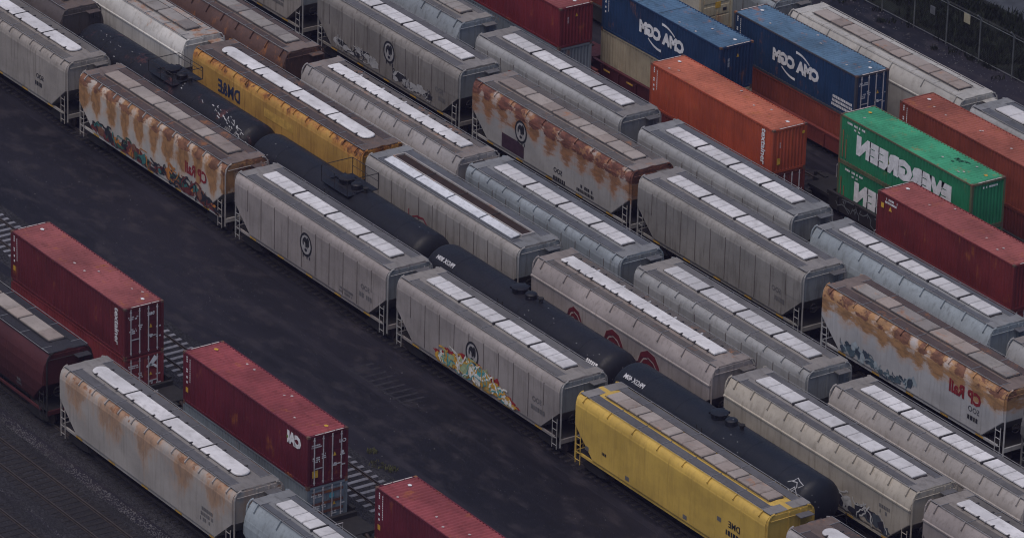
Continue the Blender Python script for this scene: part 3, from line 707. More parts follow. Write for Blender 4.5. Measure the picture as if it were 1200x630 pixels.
# loose stones
def stones(name, n, boxes, seed, label, m, smin=.025, smax=.07):
    rnd = random.Random(seed); b = MB()
    for _ in range(n):
        x0, x1, y0, y1 = boxes[rnd.randrange(len(boxes))]; x, y = rnd.uniform(x0, x1), rnd.uniform(y0, y1); s = rnd.uniform(smin, smax)*(1 if rnd.random() < .93 else 1.8)
        v = [(x+s*rnd.uniform(.6, 1.2), y, 0), (x, y+s*rnd.uniform(.6, 1.2), 0), (x-s*rnd.uniform(.6, 1.2), y, 0), (x, y-s*rnd.uniform(.6, 1.2), 0), (x+rnd.uniform(-.4, .4)*s, y+rnd.uniform(-.4, .4)*s, s*rnd.uniform(.6, 1.1))]
        b.add(v, [(0,1,4), (1,2,4), (2,3,4), (3,0,4)])
    o = part(name, b.mesh(name, fix=False), m, None, (0, 0, GROUND)); o['kind'] = 'stuff'; o['label'] = label; o['category'] = 'gravel'
m_stone = paint('loose_stone', (.075, .072, .077), .4, rough=.9, var=.5, bump=0)
stones('gravel', 9000, [(2, 36, -6.9, -5.7), (2, 36, -6.9, -5.7), (2, 36, -11.2, -9.9), (14, 32, -15, -13.6)], 3, 'pale gravel scattered between the tracks at the lower left', m_stone, .02, .05)
stones('roadside_stones', 1500, [(-45, 30, 62.3, 70.8), (-45, 30, 69.2, 70.9)], 4, 'pale stones and grit along the foot of the chain link fence', m_stone, .02, .06)
stones('yard_grit', 1300, [(-30, 50, 7.8, 15.5)], 5, 'fine pale grit lying on the dark dirt lane', m_stone, .012, .03)
# worn tread marks on the dirt lane
m_mark = flat('pale_mud_mark', (.020, .019, .024), .9, .3)
mk = MB(); rnd = random.Random(8)
for i in range(9):
    x = 14.0+i*.62; mk.add([(x, 13.1, 0), (x+.18, 13.05, 0), (x+.22, 14.6+.1*rnd.random(), 0), (x+.03, 14.7, 0)], [(0, 1, 2, 3)])
mk.add([(13.6, 13.0, .002), (19.8, 13.2, .002), (19.8, 13.32, .002), (13.6, 13.1, .002)], [(0, 1, 2, 3)])
o = part('tyre_mark', mk.mesh('tyre_mark', fix=False), m_mark, None, (0, 0, GROUND+.006)); o['kind'] = 'structure'
# weeds
def blades(name, n, spots, seed, label, m, h0, h1, cat='weeds'):
    rnd = random.Random(seed); b = MB()
    for _ in range(n):
        cx, cy, r = spots[rnd.randrange(len(spots))]; a = rnd.uniform(0, 6.28); q = r*math.sqrt(rnd.random()); x, y = cx+q*math.cos(a), cy+q*math.sin(a)
        h = rnd.uniform(h0, h1); a = rnd.uniform(0, 6.28); wd = h*.09+.008; lx, ly = rnd.uniform(-.5, .5)*h, rnd.uniform(-.5, .5)*h
        dx, dy = math.cos(a)*wd, math.sin(a)*wd
        b.add([(x-dx, y-dy, 0), (x+dx, y+dy, 0), (x+dx*.7+lx*.4, y+dy*.7+ly*.4, h*.6), (x-dx*.7+lx*.4, y-dy*.7+ly*.4, h*.6), (x+lx, y+ly, h)], [(0, 1, 2, 3), (3, 2, 4)])
    o = part(name, b.mesh(name, fix=False), m, None, (0, 0, GROUND)); o['kind'] = 'stuff'; o['label'] = label; o['category'] = cat
m_weed = flat('dry_weed', (.085, .085, .035), .8, .3); m_scrub = flat('dark_scrub', (.011, .0155, .0085), .85, .5, .2, 1.5)
blades('weeds', 500, [(24.8, 7.9, .5), (25.6, 8.3, .4), (23.3, 8.6, .3), (12.6, 8.4, .35)], 4, 'small tuft of yellow green weeds on the lane by the containers', m_weed, .06, .18)
rs = random.Random(77)
blades('scrub', 42000, [(rs.uniform(-60, 25), rs.uniform(71.6, 77.2), rs.uniform(.4, 1.3)) for _ in range(520)], 5, 'dark scrub on the strip behind the chain link fence', m_scrub, .12, .55, 'scrub')
blades('verge_weeds', 3000, [(rs.uniform(-50, 25), rs.uniform(69.6, 71.2), rs.uniform(.2, .5)) for _ in range(90)], 6, 'low dark weeds along the foot of the fence', m_scrub, .08, .3)

# ------------------------------------------------------------------ chain link fence
m_post = flat('galvanised_post', (.095, .10, .10), .5, .2); m_wire = flat('chain_wire', (.06, .06, .06), .5)
FY, FX0, FS, FN = 70.95, -46.0, 3.27, 21
fence = empty('chain_link_fence', (FX0, FY, GROUND), 'long grey chain link fence with angled post tops beyond the yard', 'fence')
pm = MB().tube([(0, 0, 0), (0, 0, 2.75), (0, -.02, 2.82), (0, -.28, 3.12)], .05, 6).lathe([(2.7, .07), (2.8, .07)], (0, 0, 0), 'z', 6).mesh('post')
def wires():
    b = MB(); H = 2.6; W = FS; st = .16; k = -H
    while k < W:
        for sg in (1, -1):
            xa, za = k, 0.0; xb, zb = k+H, H
            if xa < 0: za = -xa; xa = 0
            if xb > W: zb = H-(xb-W); xb = W
            if zb > za:
                if sg < 0: xa, xb = W-xa, W-xb
                b.add([(xa, 0, za), (xb, 0, zb), (xb+.006, 0, zb), (xa+.006, 0, za)], [(0, 1, 2, 3)])
        k += st
    return b.mesh('wire_panel', fix=False)
wm = wires()
rail_m = MB().tube([(0, 0, 0), (FS, 0, 0)], .028, 5).mesh('top_rail')
for i in range(FN):
    x = FS*i
    part('post', pm, m_post, fence, (x, 0, 0))
    if i < FN-1:
        part('wire_panel', wm, m_wire, fence, (x, .05, .1))
        part('top_rail', rail_m, m_post, fence, (x, 0, 2.72)); part('bottom_rail', rail_m, m_post, fence, (x, 0, .14))
        for q in (.1, .2, .29): part('barbed_wire', cached('barb', lambda: MB().tube([(0, 0, 0), (FS, 0, 0)], .006, 3).mesh('barbed_wire')), m_wire, fence, (x, -.02-q*.9, 2.82+q))
def fence_sign(lbl, x, z, wd, hh, m):
    r0 = empty('fence_sign', (x, FY-.07, z), lbl, 'sign', 'small plates wired to the fence')
    part('plate', MB().cbox(-wd/2, wd/2, -hh/2, hh/2, 0, .015, .005).mesh('plate'), m, r0, (0, 0, 0), (R(90), 0, 0))
    part('bracket', MB().tube([(-wd*.3, .04, hh*.3), (-wd*.3, -.0, hh*.3)], .012, 4).tube([(wd*.3, .04, hh*.3), (wd*.3, 0, hh*.3)], .012, 4).mesh('bracket'), m_post, r0)
fence_sign('small grey blank plate on the chain link fence', -8.15, 1.95, .5, .55, flat('grey_plate', (.10, .105, .115), .6))
fence_sign('small pale yellow plate on the chain link fence', -4.75, 2.55, .62, .62, flat('yellowed_plate', (.30, .27, .19), .6))

# ================================================================== shared car materials
MATS['grain_dark'] = flat('empty_trough_rust', (.028, .016, .013), .9)
MATS['seam_dark'] = flat('rib_seam_shade', (.115, .098, .09), .8)  # shade of the recessed rib seams, painted as a dark tone
MATS['trim_grey'] = flat('walkway_trim', (.16, .16, .17), .6)
MATS['coaming_dark'] = flat('hatch_coaming_dark', (.040, .036, .036), .7)
MATS['coaming_rust'] = paint('hatch_coaming_rust', (.060, .034, .026), .4, .3, rough=.85)
MATS['coaming_pale'] = paint('hatch_coaming_pale', (.30, .28, .27), .4, .3)
MATS['casting_rust'] = paint('casting_rust', (.10, .055, .04), .4, .4)
WALK = [paint('walkway_slate_%d' % i, c, .45, 0.0, rough=.75, streak=(1.5, 3, 3), bump=.15) for i, c in enumerate(((.092, .090, .096), (.105, .101, .103), (.088, .092, .104), (.112, .102, .096)))]
WALK_BROWN = paint('walkway_brown', (.060, .046, .044), .5, .10, rough=.8, streak=(1.5, 3, 3))
WALK_RUST = paint('walkway_rust', (.070, .050, .046), .5, .18, rough=.8, streak=(1.5, 3, 3))
WALK_BLACK = paint('walkway_black', (.022, .021, .026), .5, 0, rough=.8)
WALK_TAUPE = paint('walkway_taupe', (.095, .084, .080), .5, .15, rough=.8, streak=(1.5, 3, 3))
PALE = {}
for w_ in WALK: PALE[w_.name] = None
PALE_GREY = [paint('roof_pale_grey_%d' % i, c, .5, 0.0, rough=.75, streak=(1.5, 3, 3), bump=.15) for i, c in enumerate(((.180, .168, .162), (.200, .184, .172), (.175, .178, .184), (.190, .170, .156)))]
for w_, p_ in zip(WALK, PALE_GREY): PALE[w_.name] = p_
PALE[WALK_RUST.name] = paint('roof_brown_pale', (.150, .115, .100), .5, .15, streak=(1.5, 3, 3)); PALE[WALK_BROWN.name] = paint('roof_umber', (.12, .088, .074), .5, .1, streak=(1.5, 3, 3)); PALE[WALK_TAUPE.name] = paint('roof_taupe_pale', (.20, .17, .155), .5, .1, streak=(1.5, 3, 3))
HAT = [paint('hatch_white_%d' % i, c, .5, 0.0, rough=.55, streak=(2, 2.5, 2.5), var=.18, bump=.2, dirt_col=(.30, .28, .27)) for i, c in enumerate(((.57, .555, .56), (.50, .488, .492), (.61, .595, .60)))]
TAN = [paint('hatch_tan_%d' % i, c, .4, r, rough=.75, streak=(2, 2.5, 2.5), bump=.3) for i, (c, r) in enumerate((((.27, .225, .20), .1), ((.23, .19, .17), .25), ((.30, .26, .235), .0)))]
GREYTAN = [paint('hatch_greytan_%d' % i, c, .45, r, rough=.75, streak=(2, 2.5, 2.5), bump=.3) for i, (c, r) in enumerate((((.24, .22, .205), .1), ((.20, .18, .17), .2)))]
def gp(nm, c, **k):
    if max(c)-min(c) < .12 and min(c) > .12: c = k3(c, .90); k['dirt'] = k.get('dirt', .35)+.15
    return paint(nm, c, **k)
GREY = (.300, .275, .262)
S = {
 'c3': gp('paint_warm_grey_a', (.285, .252, .240), dirt=.35), 'c4': gp('paint_warm_grey_b', (.290, .260, .248), dirt=.35),
 'h5': gp('paint_stone_grey_a', (.245, .230, .215), dirt=.5), 'h6': gp('paint_stone_grey_b', (.225, .205, .188), dirt=.6),
 'g0': gp('paint_beige_grey', (.300, .270, .245), dirt=.4), 'open': gp('paint_warm_grey_c', (.270, .250, .235), dirt=.45),
 'frame': gp('end_frame_pale', (.31, .30, .292), dirt=.35),
 'soot': gp('paint_brown_black', (.075, .062, .060), dirt=.4),
 'under': gp('seam_shade', (.135, .122, .115), dirt=.6), 'end_skylit': gp('end_sheet_skylit', (.215, .225, .232), dirt=.5),  # seam tone holds painted shade, end tone holds painted cool sky light
 'd2': rusty('paint_rusty_grey', (.30, .275, .255), 3.45, .6, (4.1, 4.4), 1.5, 4.1, (1.1, .36), -.015, .62, (.17, .085, .045), (.30, .165, .085), -.06, .11),
 'cyl_blue': gp('paint_pale_blue_grey', (.265, .300, .325), dirt=.35), 'cyl_blue2': gp('paint_blue_grey_b', (.235, .262, .285), dirt=.4),
 'cyl_grey': gp('paint_pale_grey', (.300, .300, .300), dirt=.35), 'cyl_dark': gp('paint_dull_grey', (.145, .140, .138), dirt=.4),
 'cream': gp('paint_cream', (.380, .340, .285), dirt=.3), 'cream2': gp('paint_light_taupe', (.340, .310, .290), dirt=.35),
 'taupe': gp('paint_taupe', (.300, .262, .250), dirt=.35), 'lgrey': gp('paint_light_grey', (.315, .295, .290), dirt=.35),
 'white': gp('paint_dirty_white', (.54, .52, .49), dirt=.35, rust=.12), 'palecream': gp('paint_pale_cream', (.40, .385, .36), dirt=.3),
 'whiteroof': gp('paint_white_rusty_roof', (.34, .32, .30), dirt=.4, rust=.62),
 'yellow': gp('paint_yellow', (.50, .330, .070), dirt=.40, dirt_col=(.27, .17, .045)), 'orange': gp('paint_orange_yellow', (.43, .245, .060), dirt=.6, rust=.25, dirt_col=(.17, .075, .02), rust_z=(3.2, 4.6)),
 'maroon': gp('paint_dark_maroon', (.058, .013, .015), dirt=.3), 'brown': gp('paint_brown', (.085, .046, .036), dirt=.4, rust=.25),
 'cp3': rusty('paint_rusted_white_a', (.40, .37, .34), 1.62, .4, (3.85, 4.15), 1.5, 3.5, (.75, .55), .045, .92, (.10, .045, .026), (.31, .155, .06), .02, .13),
 'cp7': rusty('paint_rusted_white_b', (.32, .308, .300), 1.62, 1.0, (3.6, 4.0), 1.8, 3.7, (.5, 1.5), .03, .88, (.080, .030, .021), (.26, .115, .045), .05, .07),
 'cpw': rusty('paint_rusted_white_c', (.39, .39, .40), 1.62, .2, (3.9, 4.15), 2.3, 3.9, (.5, 1.4), .055, .9, (.095, .042, .026), (.33, .17, .065), -.02, .06),
}
PANELS_RIB = dict(pr='rib', pw=1.42, hatch='panels', groups=(4, 4))
SMOOTH = dict(pr='rib', pw=1.75)
# ================================================================== the hopper cars
def soo(root, mp, u, v, m=m_greydec, seed=1):
    decal('lettering', root, m, [(*shift(text2d('SOO', .42, .02), u, v), 0), (*shift(pseudo2d(1, 1.3, .26, seed), u, v-.62), 0)], mp)
# row by the lane at the lower left
y = -3.55; g = 'hopper cars on the track nearest the lower left corner'
r, mp = hopper('dark maroon round sided hopper car with black roof and tan hatches', g, y, -3.2, 12.4, pr='round', pw=3.9, hatch='mixed', groups=(4, 2), side=S['maroon'], roof=WALK_BLACK, hat=TAN, reflect=False, post=m_dark)
decal('lettering', r, m_greydec, [(*shift(pseudo2d(1, 1.5, .26, 4), 6.6, 2.3), 0), (*shift(pseudo2d(2, .55, .2, 5), 9.6, 2.15), 0)], mp)
r, mp = hopper('rust streaked pale grey hopper car with long round ended white hatch, beside maroon hopper', g, y, 14.15, 31.35, hatch='round', groups=(4, 1), hatch_w=.92, side=S['d2'], roof=WALK[0], hat=HAT[2], pr='rib', pw=1.75, post=S['cream2'], under=S['d2'], brackets=1.35)
decal('lettering', r, m_greydec, [(*shift(pseudo2d(3, 1.2, .2, 6), 28.9, 2.55), 0)], mp)
r, mp = hopper('pale blue grey round sided hopper car cut off by the bottom edge at lower left', g, y, 32.5, 48.5, pr='cyl', pw=3.3, side=S['cyl_blue'], roof=WALK[2], hat=HAT[1], brackets=1.9, groups=(4, 4))
# long front row beside the dirt lane
y = 17.9; g = 'hopper cars in the front row beside the dirt lane'
r, mp = hopper('beige grey hopper car in the top left corner with long round ended hatch', g, y, -38.2, -22.2, **SMOOTH, hatch='round', groups=(4, 1), hatch_w=.9, side=S['g0'], under=S['g0'], roof=WALK[3], hat=HAT[0], brackets=1.2)
soo(r, mp, -25.2, 2.75, m_black, 3)
r, mp = hopper('heavily rusted white hopper car with red lettering and leafy graffiti, front row', g, y, -20.6, -4.35, **SMOOTH, hatch='mixed', groups=(5, 2), side=S['cp3'], under=S['cp3'], roof=WALK_RUST, hat=TAN, post=S['cream2'], brackets=1.62)
decal('lettering', r, m_redp, [(*shift(text2d('CP Rail', .98, .035, .82), -7.3, 3.12), 0)], mp)
gr = [flat('spray_teal', (.035, .13, .12), .7), flat('spray_maroon', (.12, .028, .026), .7), flat('spray_black', (.02, .02, .026), .7), flat('spray_orange', (.36, .14, .03), .7), flat('spray_green', (.03, .075, .055), .7), flat('spray_brown', (.16, .07, .045), .7)]
TP = lambda t: 2.45+.22*math.sin(t*23)+.16*math.sin(t*9+1)-(.35 if t < .08 else 0)-(.5*max(0, t-.82)/.18)
graffiti(r, mp, -18.6, -4.9, lambda t: TP(t)-.25, lambda t: 1.42, [gr[1], gr[5], gr[1]], 20, 30, 0, .1, .35, 'maroon and brown base of the graffiti')
graffiti(r, mp, -18.9, -4.7, TP, lambda t: 1.42, gr, 21, 44, 40, .11, .8, 'teal, maroon and black leaf shaped graffiti', out=[0, 2, 4, 3, 1, 2], lay0=5)
r, mp = hopper('warm grey ribbed hopper car with black round emblem, directly behind the rusted red lettered car', g, y, -3.1, 12.6, **PANELS_RIB, side=S['c3'], endm=S['end_skylit'], roof=WALK[0], hat=HAT[0], post=S['frame'])
emblem(r, mp, 4.5, 3.15); soo(r, mp, 10.6, 2.85, m_greydec, 8); decal('lettering', r, m_greydec, [(*shift(pseudo2d(2, 1.4, .14, 9), 8.6, 1.9), 0)], mp)
r, mp = hopper('warm grey ribbed hopper car with emblem and bright multicoloured graffiti', g, y, 13.7, 29.3, **PANELS_RIB, side=S['c4'], endm=S['end_skylit'], roof=WALK[1], hat=HAT[0], post=S['frame'])
emblem(r, mp, 21.15, 3.1); soo(r, mp, 27.3, 2.85, m_greydec, 12)
gr = [flat('spray_ochre', (.50, .28, .04), .7), flat('spray_turquoise', (.06, .28, .31), .7), flat('spray_white', (.66, .65, .60), .7), flat('spray_red', (.26, .022, .025), .7), flat('spray_purple', (.055, .03, .10), .7), flat('spray_pale_green', (.30, .36, .20), .7)]
graffiti(r, mp, 17.5, 25.7, lambda t: 1.62+1.42*math.sin(math.pi*min(1, .10+t*.9))**.8, lambda t: 1.50, [gr[3], gr[3]], 30, 22, 0, spike=.6, label='red border of the graffiti')
graffiti(r, mp, 17.8, 25.3, lambda t: 1.50+1.34*math.sin(math.pi*min(1, .10+t*.88))**.8, lambda t: 1.42, [gr[0], gr[0], gr[0], gr[1]], 33, 30, 0, .1, .3, 'ochre fill of the graffiti', lay0=5)
graffiti(r, mp, 17.9, 25.2, lambda t: 1.55+1.25*math.sin(math.pi*min(1, .10+t*.88))**.8, lambda t: 1.46, [gr[0], gr[1], gr[2], gr[0], gr[0], gr[5]], 31, 26, 64, .085, .55, 'ochre, turquoise and white graffiti letters', out=[1, 2, 2, 5, 2, 0], lay0=11)
r, mp = hopper('bright yellow hopper car with tan hatches, front row', g, y, 30.8, 47.4, pr='rib', pw=2.1, hatch='mixed', groups=(5, 3), side=S['yellow'], under=S['yellow'], roof=WALK[0], hat=[TAN[0], TAN[2]], post=S['yellow'], brackets=2.2, rsheet=False, reflect=False)
decal('lettering', r, m_black, [(*shift(text2d('DME', .50, .02), 44.9, 2.95), 0)], mp); decal('id_marking', r, m_black, [(*shift(pseudo2d(1, 1.2, .28, 31), 44.8, 2.32), 0), (*shift(pseudo2d(1, .6, .16, 32), 33.6, 2.2), 0)], mp)
decal('data_plate', r, m_greydec, [([(u-.17, v-.12), (u+.17, v-.12), (u+.17, v+.12), (u-.17, v+.12)], [(0, 1, 2, 3)], 0) for u, v in ((31.95, 2.0), (35.6, 1.78), (40.7, 1.75), (43.6, 2.9))], mp)
hopper('brown roofed hopper car with pale round ended hatch behind the yellow car, bottom edge', g, y, 49.1, 65, **SMOOTH, hatch='round', groups=(4, 1), hatch_w=.9, side=S['lgrey'], under=S['lgrey'], roof=WALK_BROWN, hat=HAT[1])
# tank car row, first a hopper
y = 21.8
hopper('dark brownish black hopper car ahead of the tank cars, top left', 'hopper cars at the top edge', y, -46, -29.7, pr='cyl', pw=3.3, hatch='mixed', groups=(4, 2), side=S['soot'], roof=WALK_BROWN, hat=GREYTAN)
# row behind the tank cars
y = 25.7; g = 'hopper cars in the row behind the tank cars'
hopper('dirty white hopper car with rusty roof, nearest the top edge behind the tank cars', g, y, -38.3, -21.8, pr='shelf', pw=5.3, hatch='mixed', groups=(4, 2), side=S['white'], under=S['white'], roof=S['whiteroof'], post=S['white'], hat=GREYTAN)
r, mp = hopper('orange yellow hopper car with long round ended white hatch and blue lettering', g, y, -20.5, -2.1, **SMOOTH, hatch='round', groups=(4, 1), hatch_w=.92, side=S['orange'], under=S['orange'], roof=WALK_BROWN, hat=HAT[2], brackets=1.3)
decal('lettering', r, m_blue, [(*shift(text2d('DM&E', 1.12, .03, .84), -16.3, 3.32), 0)], mp)
decal('touch_up_patch', r, flat('faded_yellow_patch', (.50, .30, .07), .6), [([(-12.4, 3.2), (-9.2, 3.2), (-9.2, 3.75), (-12.4, 3.75)], [(0, 1, 2, 3)], 0)], mp)
r, mp = hopper('warm grey ribbed hopper car with its roof hatches thrown open', g, y, -1.5, 13.85, pr='rib', pw=1.42, hatch='open', side=S['open'], endm=S['end_skylit'], roof=WALK[2], hat=paint('hatch_peeling_white', (.56, .57, .60), .5, 0, rough=.7, streak=(3, 4, 4), dirt_col=(.16, .165, .18)), post=S['frame'])
decal('graffiti', r, flat('spray_red_line', (.17, .02, .03), .7), [(*ribbon2d([(3.1, 3.1), (3.15, 2.2), (3.5, 2.75), (4.1, 3.0)], .09), 0), (*ribbon2d([(4.0, 2.9), (4.6, 3.0), (5.0, 2.7), (5.0, 1.9)], .12), 0)], mp, 'thin red spray paint lines')
r, mp = hopper('taupe hopper car with long white hatch strip and dark red swoosh graffiti', g, y, 15.35, 32.0, pr='shelf', pw=3.3, hatch='notched', groups=(6, 1), hatch_w=.86, side=S['taupe'], under=S['taupe'], roof=WALK_TAUPE, hat=HAT[2], brackets=2.1)
gw = [flat('spray_dark_red', (.11, .012, .018), .7), flat('spray_bone', (.30, .255, .24), .7), flat('spray_plum', (.07, .012, .022), .7)]
for c, kx, ky in ((19.6, 1.0, 1.0), (23.3, 1.3, 1.08), (26.6, 1.45, 1.1)):
    sh = []
    base = [(-.62, 2.62), (-.42, 2.95), (-.12, 3.10), (.18, 3.0), (.42, 2.7), (.58, 2.3), (.72, 1.85)]; wd0 = [.22, .46, .60, .66, .52, .36, .16]
    for grow, mi, lay, dx in ((.16, 1, 0, 0), (0, 0, 2, 0), (-9, 1, 4, .10), (-9, 2, 4, -.12)):
        pts = [(c+kx*a+dx, min(3.3, 3.1+(b-3.1)*ky)) for a, b in base]
        q = ribbon2d(pts, (lambda t, g=grow: (wd0[min(6, int(t*6+.5))]*kx+g) if g > -5 else .08)); sh.append(([(a, min(3.58, b)) for a, b in q[0]], q[1], lay, mi))
    rnd = random.Random(int(c)); q = blob2d(c-.75*kx, 2.45, .34, .5, rnd, 9, .5); sh.append((q[0], q[1], 1, 1)); q = blob2d(c-.72*kx, 2.4, .24, .38, rnd, 9, .5); sh.append((q[0], q[1], 2, 2))
    decal('graffiti', r, gw, sh, mp, 'dark red swoosh with bone white outline')
r, mp = hopper('cream hopper car with white hatches and dark green graffiti, right of the yellow car', g, y, 33.3, 49.2, pr='shelf', pw=4.0, hatch='panels', groups=(4, 3), side=S['cream'], under=S['cream'], roof=WALK[0], hat=HAT[1], brackets=1.45)
gr = [flat('spray_dark_green', (.025, .055, .045), .7), flat('spray_ink', (.02, .02, .03), .7), flat('spray_grey_line', (.42, .42, .42), .7), flat('spray_slate', (.05, .06, .075), .7)]
graffiti(r, mp, 41.2, 47.6, lambda t: 2.75-.25*t, lambda t: 1.5, [gr[0], gr[1], gr[2], gr[3]], 44, 16, 22, .07, .5, 'dark green and black graffiti with pale outline', out=[2])
decal('lettering', r, m_greydec, [(*shift(pseudo2d(2, 1.0, .2, 13), 47.2, 2.95), 0)], mp)
hopper('taupe hopper car with white hatch strip behind the cream car, bottom right edge', g, y, 50.3, 67, pr='shelf', pw=3.3, hatch='notched', groups=(6, 1), hatch_w=.86, side=S['taupe'], under=S['taupe'], roof=WALK[3], hat=HAT[2], brackets=2.1)
# next row
y = 29.8; g = 'hopper cars in the middle row'
hopper('brown rusty round sided hopper car at the top edge with greyish hatches', g, y, -33.4, -17.0, pr='cyl', pw=3.3, hatch='mixed', groups=(5, 2), side=S['brown'], roof=WALK_RUST, hat=GREYTAN, brackets=1.6)
hopper('light grey hopper car with long notched white hatch strip, beside the orange car', g, y, -14.9, 1.7, pr='shelf', pw=3.3, hatch='notched', groups=(6, 1), hatch_w=.84, side=S['lgrey'], under=S['lgrey'], roof=WALK_TAUPE, hat=HAT[2], brackets=1.5)
hopper('blue grey hopper car beside the car with open hatches, one hatch cover bare', g, y, 2.7, 17.8, pr='rib', pw=1.42, hatch='panels', groups=(4, 4), side=S['cyl_blue2'], endm=S['end_skylit'], roof=WALK[2], hat=HAT[0], brackets=1.5)
hopper('grey hopper car with sixteen white hatches beside the red swoosh graffiti car', g, y, 19.3, 34.95, pr='rib', pw=1.42, hatch='panels', groups=(4, 4), side=S['cyl_grey'], endm=S['end_skylit'], roof=WALK[1], hat=HAT[1], brackets=1.5)
hopper('pale taupe hopper car with white hatches at the right edge beside the cream car', g, y, 37.0, 53, pr='shelf', pw=4.0, hatch='panels', groups=(4, 4), side=S['cream2'], under=S['cream2'], roof=WALK[1], hat=HAT[0], brackets=1.45)
# row beyond the empty track
y = 37.35; g = 'hopper cars in the row beyond the empty track'
r, mp = hopper('grey hopper car cut off by the top edge ahead of the white lettered ribbed car', g, y, -42.5, -26.8, **PANELS_RIB, side=S['g0'], endm=S['end_skylit'], roof=WALK[1], hat=HAT[1], post=S['frame'])
decal('lettering', r, m_greydec, [(*shift(pseudo2d(2, 1.4, .22, 53), -29.5, 2.5), 0)], mp)
r, mp = hopper('stone grey ribbed hopper car with emblem and white outlined graffiti letters, top edge', g, y, -24.9, -9.35, **PANELS_RIB, side=S['h6'], endm=S['end_skylit'], roof=WALK[0], hat=HAT[0], post=S['frame'])
emblem(r, mp, -16.8, 3.3); soo(r, mp, -11.3, 2.75, m_greydec, 17)
gr = [flat('spray_soot', (.022, .022, .026), .7), flat('spray_chalk', (.36, .355, .36), .7)]
for u0, u1, sd_ in ((-22.6, -18.2, 61), (-16.3, -12.2, 62)):
    graffiti(r, mp, u0, u1, lambda t: 2.42+.1*math.sin(t*11), lambda t: 1.68, gr, sd_, 9, 22, .05, .4, 'black graffiti letters with chalk white outline', out=[1, 1, 0])
for u0, u1, sd_ in ():
    rnd = random.Random(sd_); sh = []
    nl = 6
    for k in range(nl):
        cx = u0+(u1-u0)*(k+.5)/nl; wl = (u1-u0)/nl*.5
        q = blob2d(cx, 2.0, wl*1.1, .42, rnd, 10, .3); sh.append((q[0], q[1], 0, 0))
        pts = [(cx+wl*.8*math.cos(a+k), 2.0+.36*math.sin(a*1.5+k*1.3)) for a in [i*.7 for i in range(8)]]
        q = ribbon2d(pts, .06); sh.append((q[0], q[1], 2, 1))
    decal('graffiti', r, gr, sh, mp, 'black graffiti letters with chalk white outline')
r, mp = hopper('rust covered white hopper car with emblem and dark square patch, beyond the empty track', g, y, -7.8, 8.25, **SMOOTH, hatch='mixed', groups=(5, 2), side=S['cp7'], under=S['cp7'], roof=WALK_TAUPE, hat=TAN, brackets=1.6)
emblem(r, mp, -2.65, 3.2, .62); soo(r, mp, 1.2, 2.1, m_black, 19); decal('lettering', r, m_black, [(*shift(pseudo2d(2, 1.8, .2, 20), 3.9, 1.95), 0)], mp)
decal('painted_patch', r, flat('plum_patch', (.045, .022, .035), .7), [([(-4.6, 1.6), (-2.3, 1.6), (-2.3, 2.35), (-2.9, 2.5), (-4.6, 2.5)], [(0, 1, 2, 3, 4)], 0)], mp)
r, mp = hopper('stone grey ribbed hopper car with plain side between two rusted white cars', g, y, 9.1, 24.6, **PANELS_RIB, side=S['h5'], endm=S['end_skylit'], roof=WALK[0], hat=HAT[0], post=S['frame'])
soo(r, mp, 22.4, 2.85, m_greydec, 23)
r, mp = hopper('rusty white hopper car with bold red lettering and blue graffiti, right side', g, y, 26.5, 42.3, **SMOOTH, hatch='mixed', groups=(4, 2), side=S['cpw'], under=S['cpw'], roof=WALK_RUST, hat=[TAN[0], GREYTAN[1], GREYTAN[0]], post=S['cpw'], brackets=2.0)
decal('lettering', r, m_redp, [(*shift(text2d('CP Rail', 1.0, .04, .92), 39.1, 3.28), 0)], mp)
decal('lettering', r, m_black, [(*shift(text2d('SOO', .46, .0), 39.9, 2.62), 0), (*shift(pseudo2d(1, 1.5, .26, 25), 39.6, 2.0), 0)], mp)
gr = [flat('spray_steel_blue', (.075, .115, .145), .7), flat('spray_navy', (.04, .06, .085), .7), flat('spray_ice', (.30, .36, .40), .7)]
graffiti(r, mp, 28.3, 35.0, lambda t: 2.2+.35*math.sin(t*7)+.3*t, lambda t: 1.5, gr, 70, 26, 16, .06, .6, 'blue and navy graffiti')
hopper('dull grey round sided hopper car behind the red lettered car, right edge', g, y, 43.8, 60, pr='cyl', pw=3.3, hatch='mixed', groups=(5, 2), side=S['cyl_dark'], roof=WALK_BROWN, hat=GREYTAN)
# row beside the containers
y = 41.45; g = 'hopper cars in the row next to the container trains'
hopper('grey green round sided hopper car at the top edge next to the dark red container', g, y, -31.2, -15.7, pr='cyl', pw=3.3, groups=(4, 4), side=S['cyl_blue2'], roof=WALK[1], hat=GREYTAN[0], brackets=1.7)
hopper('grey hopper car with four hatch groups right below the dark red container', g, y, -13.6, 1.35, pr='rib', pw=1.42, groups=(4, 4), side=S['cyl_grey'], endm=S['end_skylit'], roof=WALK[0], hat=HAT[0], post=S['frame'])
hopper('grey hopper car with four hatch groups right below the orange container', g, y, 3.3, 18.0, pr='rib', pw=1.42, groups=(4, 4), side=S['cyl_grey'], endm=S['end_skylit'], roof=WALK[2], hat=HAT[0])
hopper('pale blue round sided hopper car with bracketed walkway beside the rusty red lettered car', g, y, 19.85, 35.7, pr='cyl', pw=3.3, groups=(5, 3), side=S['cyl_blue'], roof=WALK[2], hat=HAT[1], brackets=1.75)
hopper('grey round sided hopper car at the right edge behind the pale blue car', g, y, 37.3, 53, pr='cyl', pw=3.3, groups=(4, 4), side=S['cyl_grey'], roof=WALK[3], hat=GREYTAN[0])
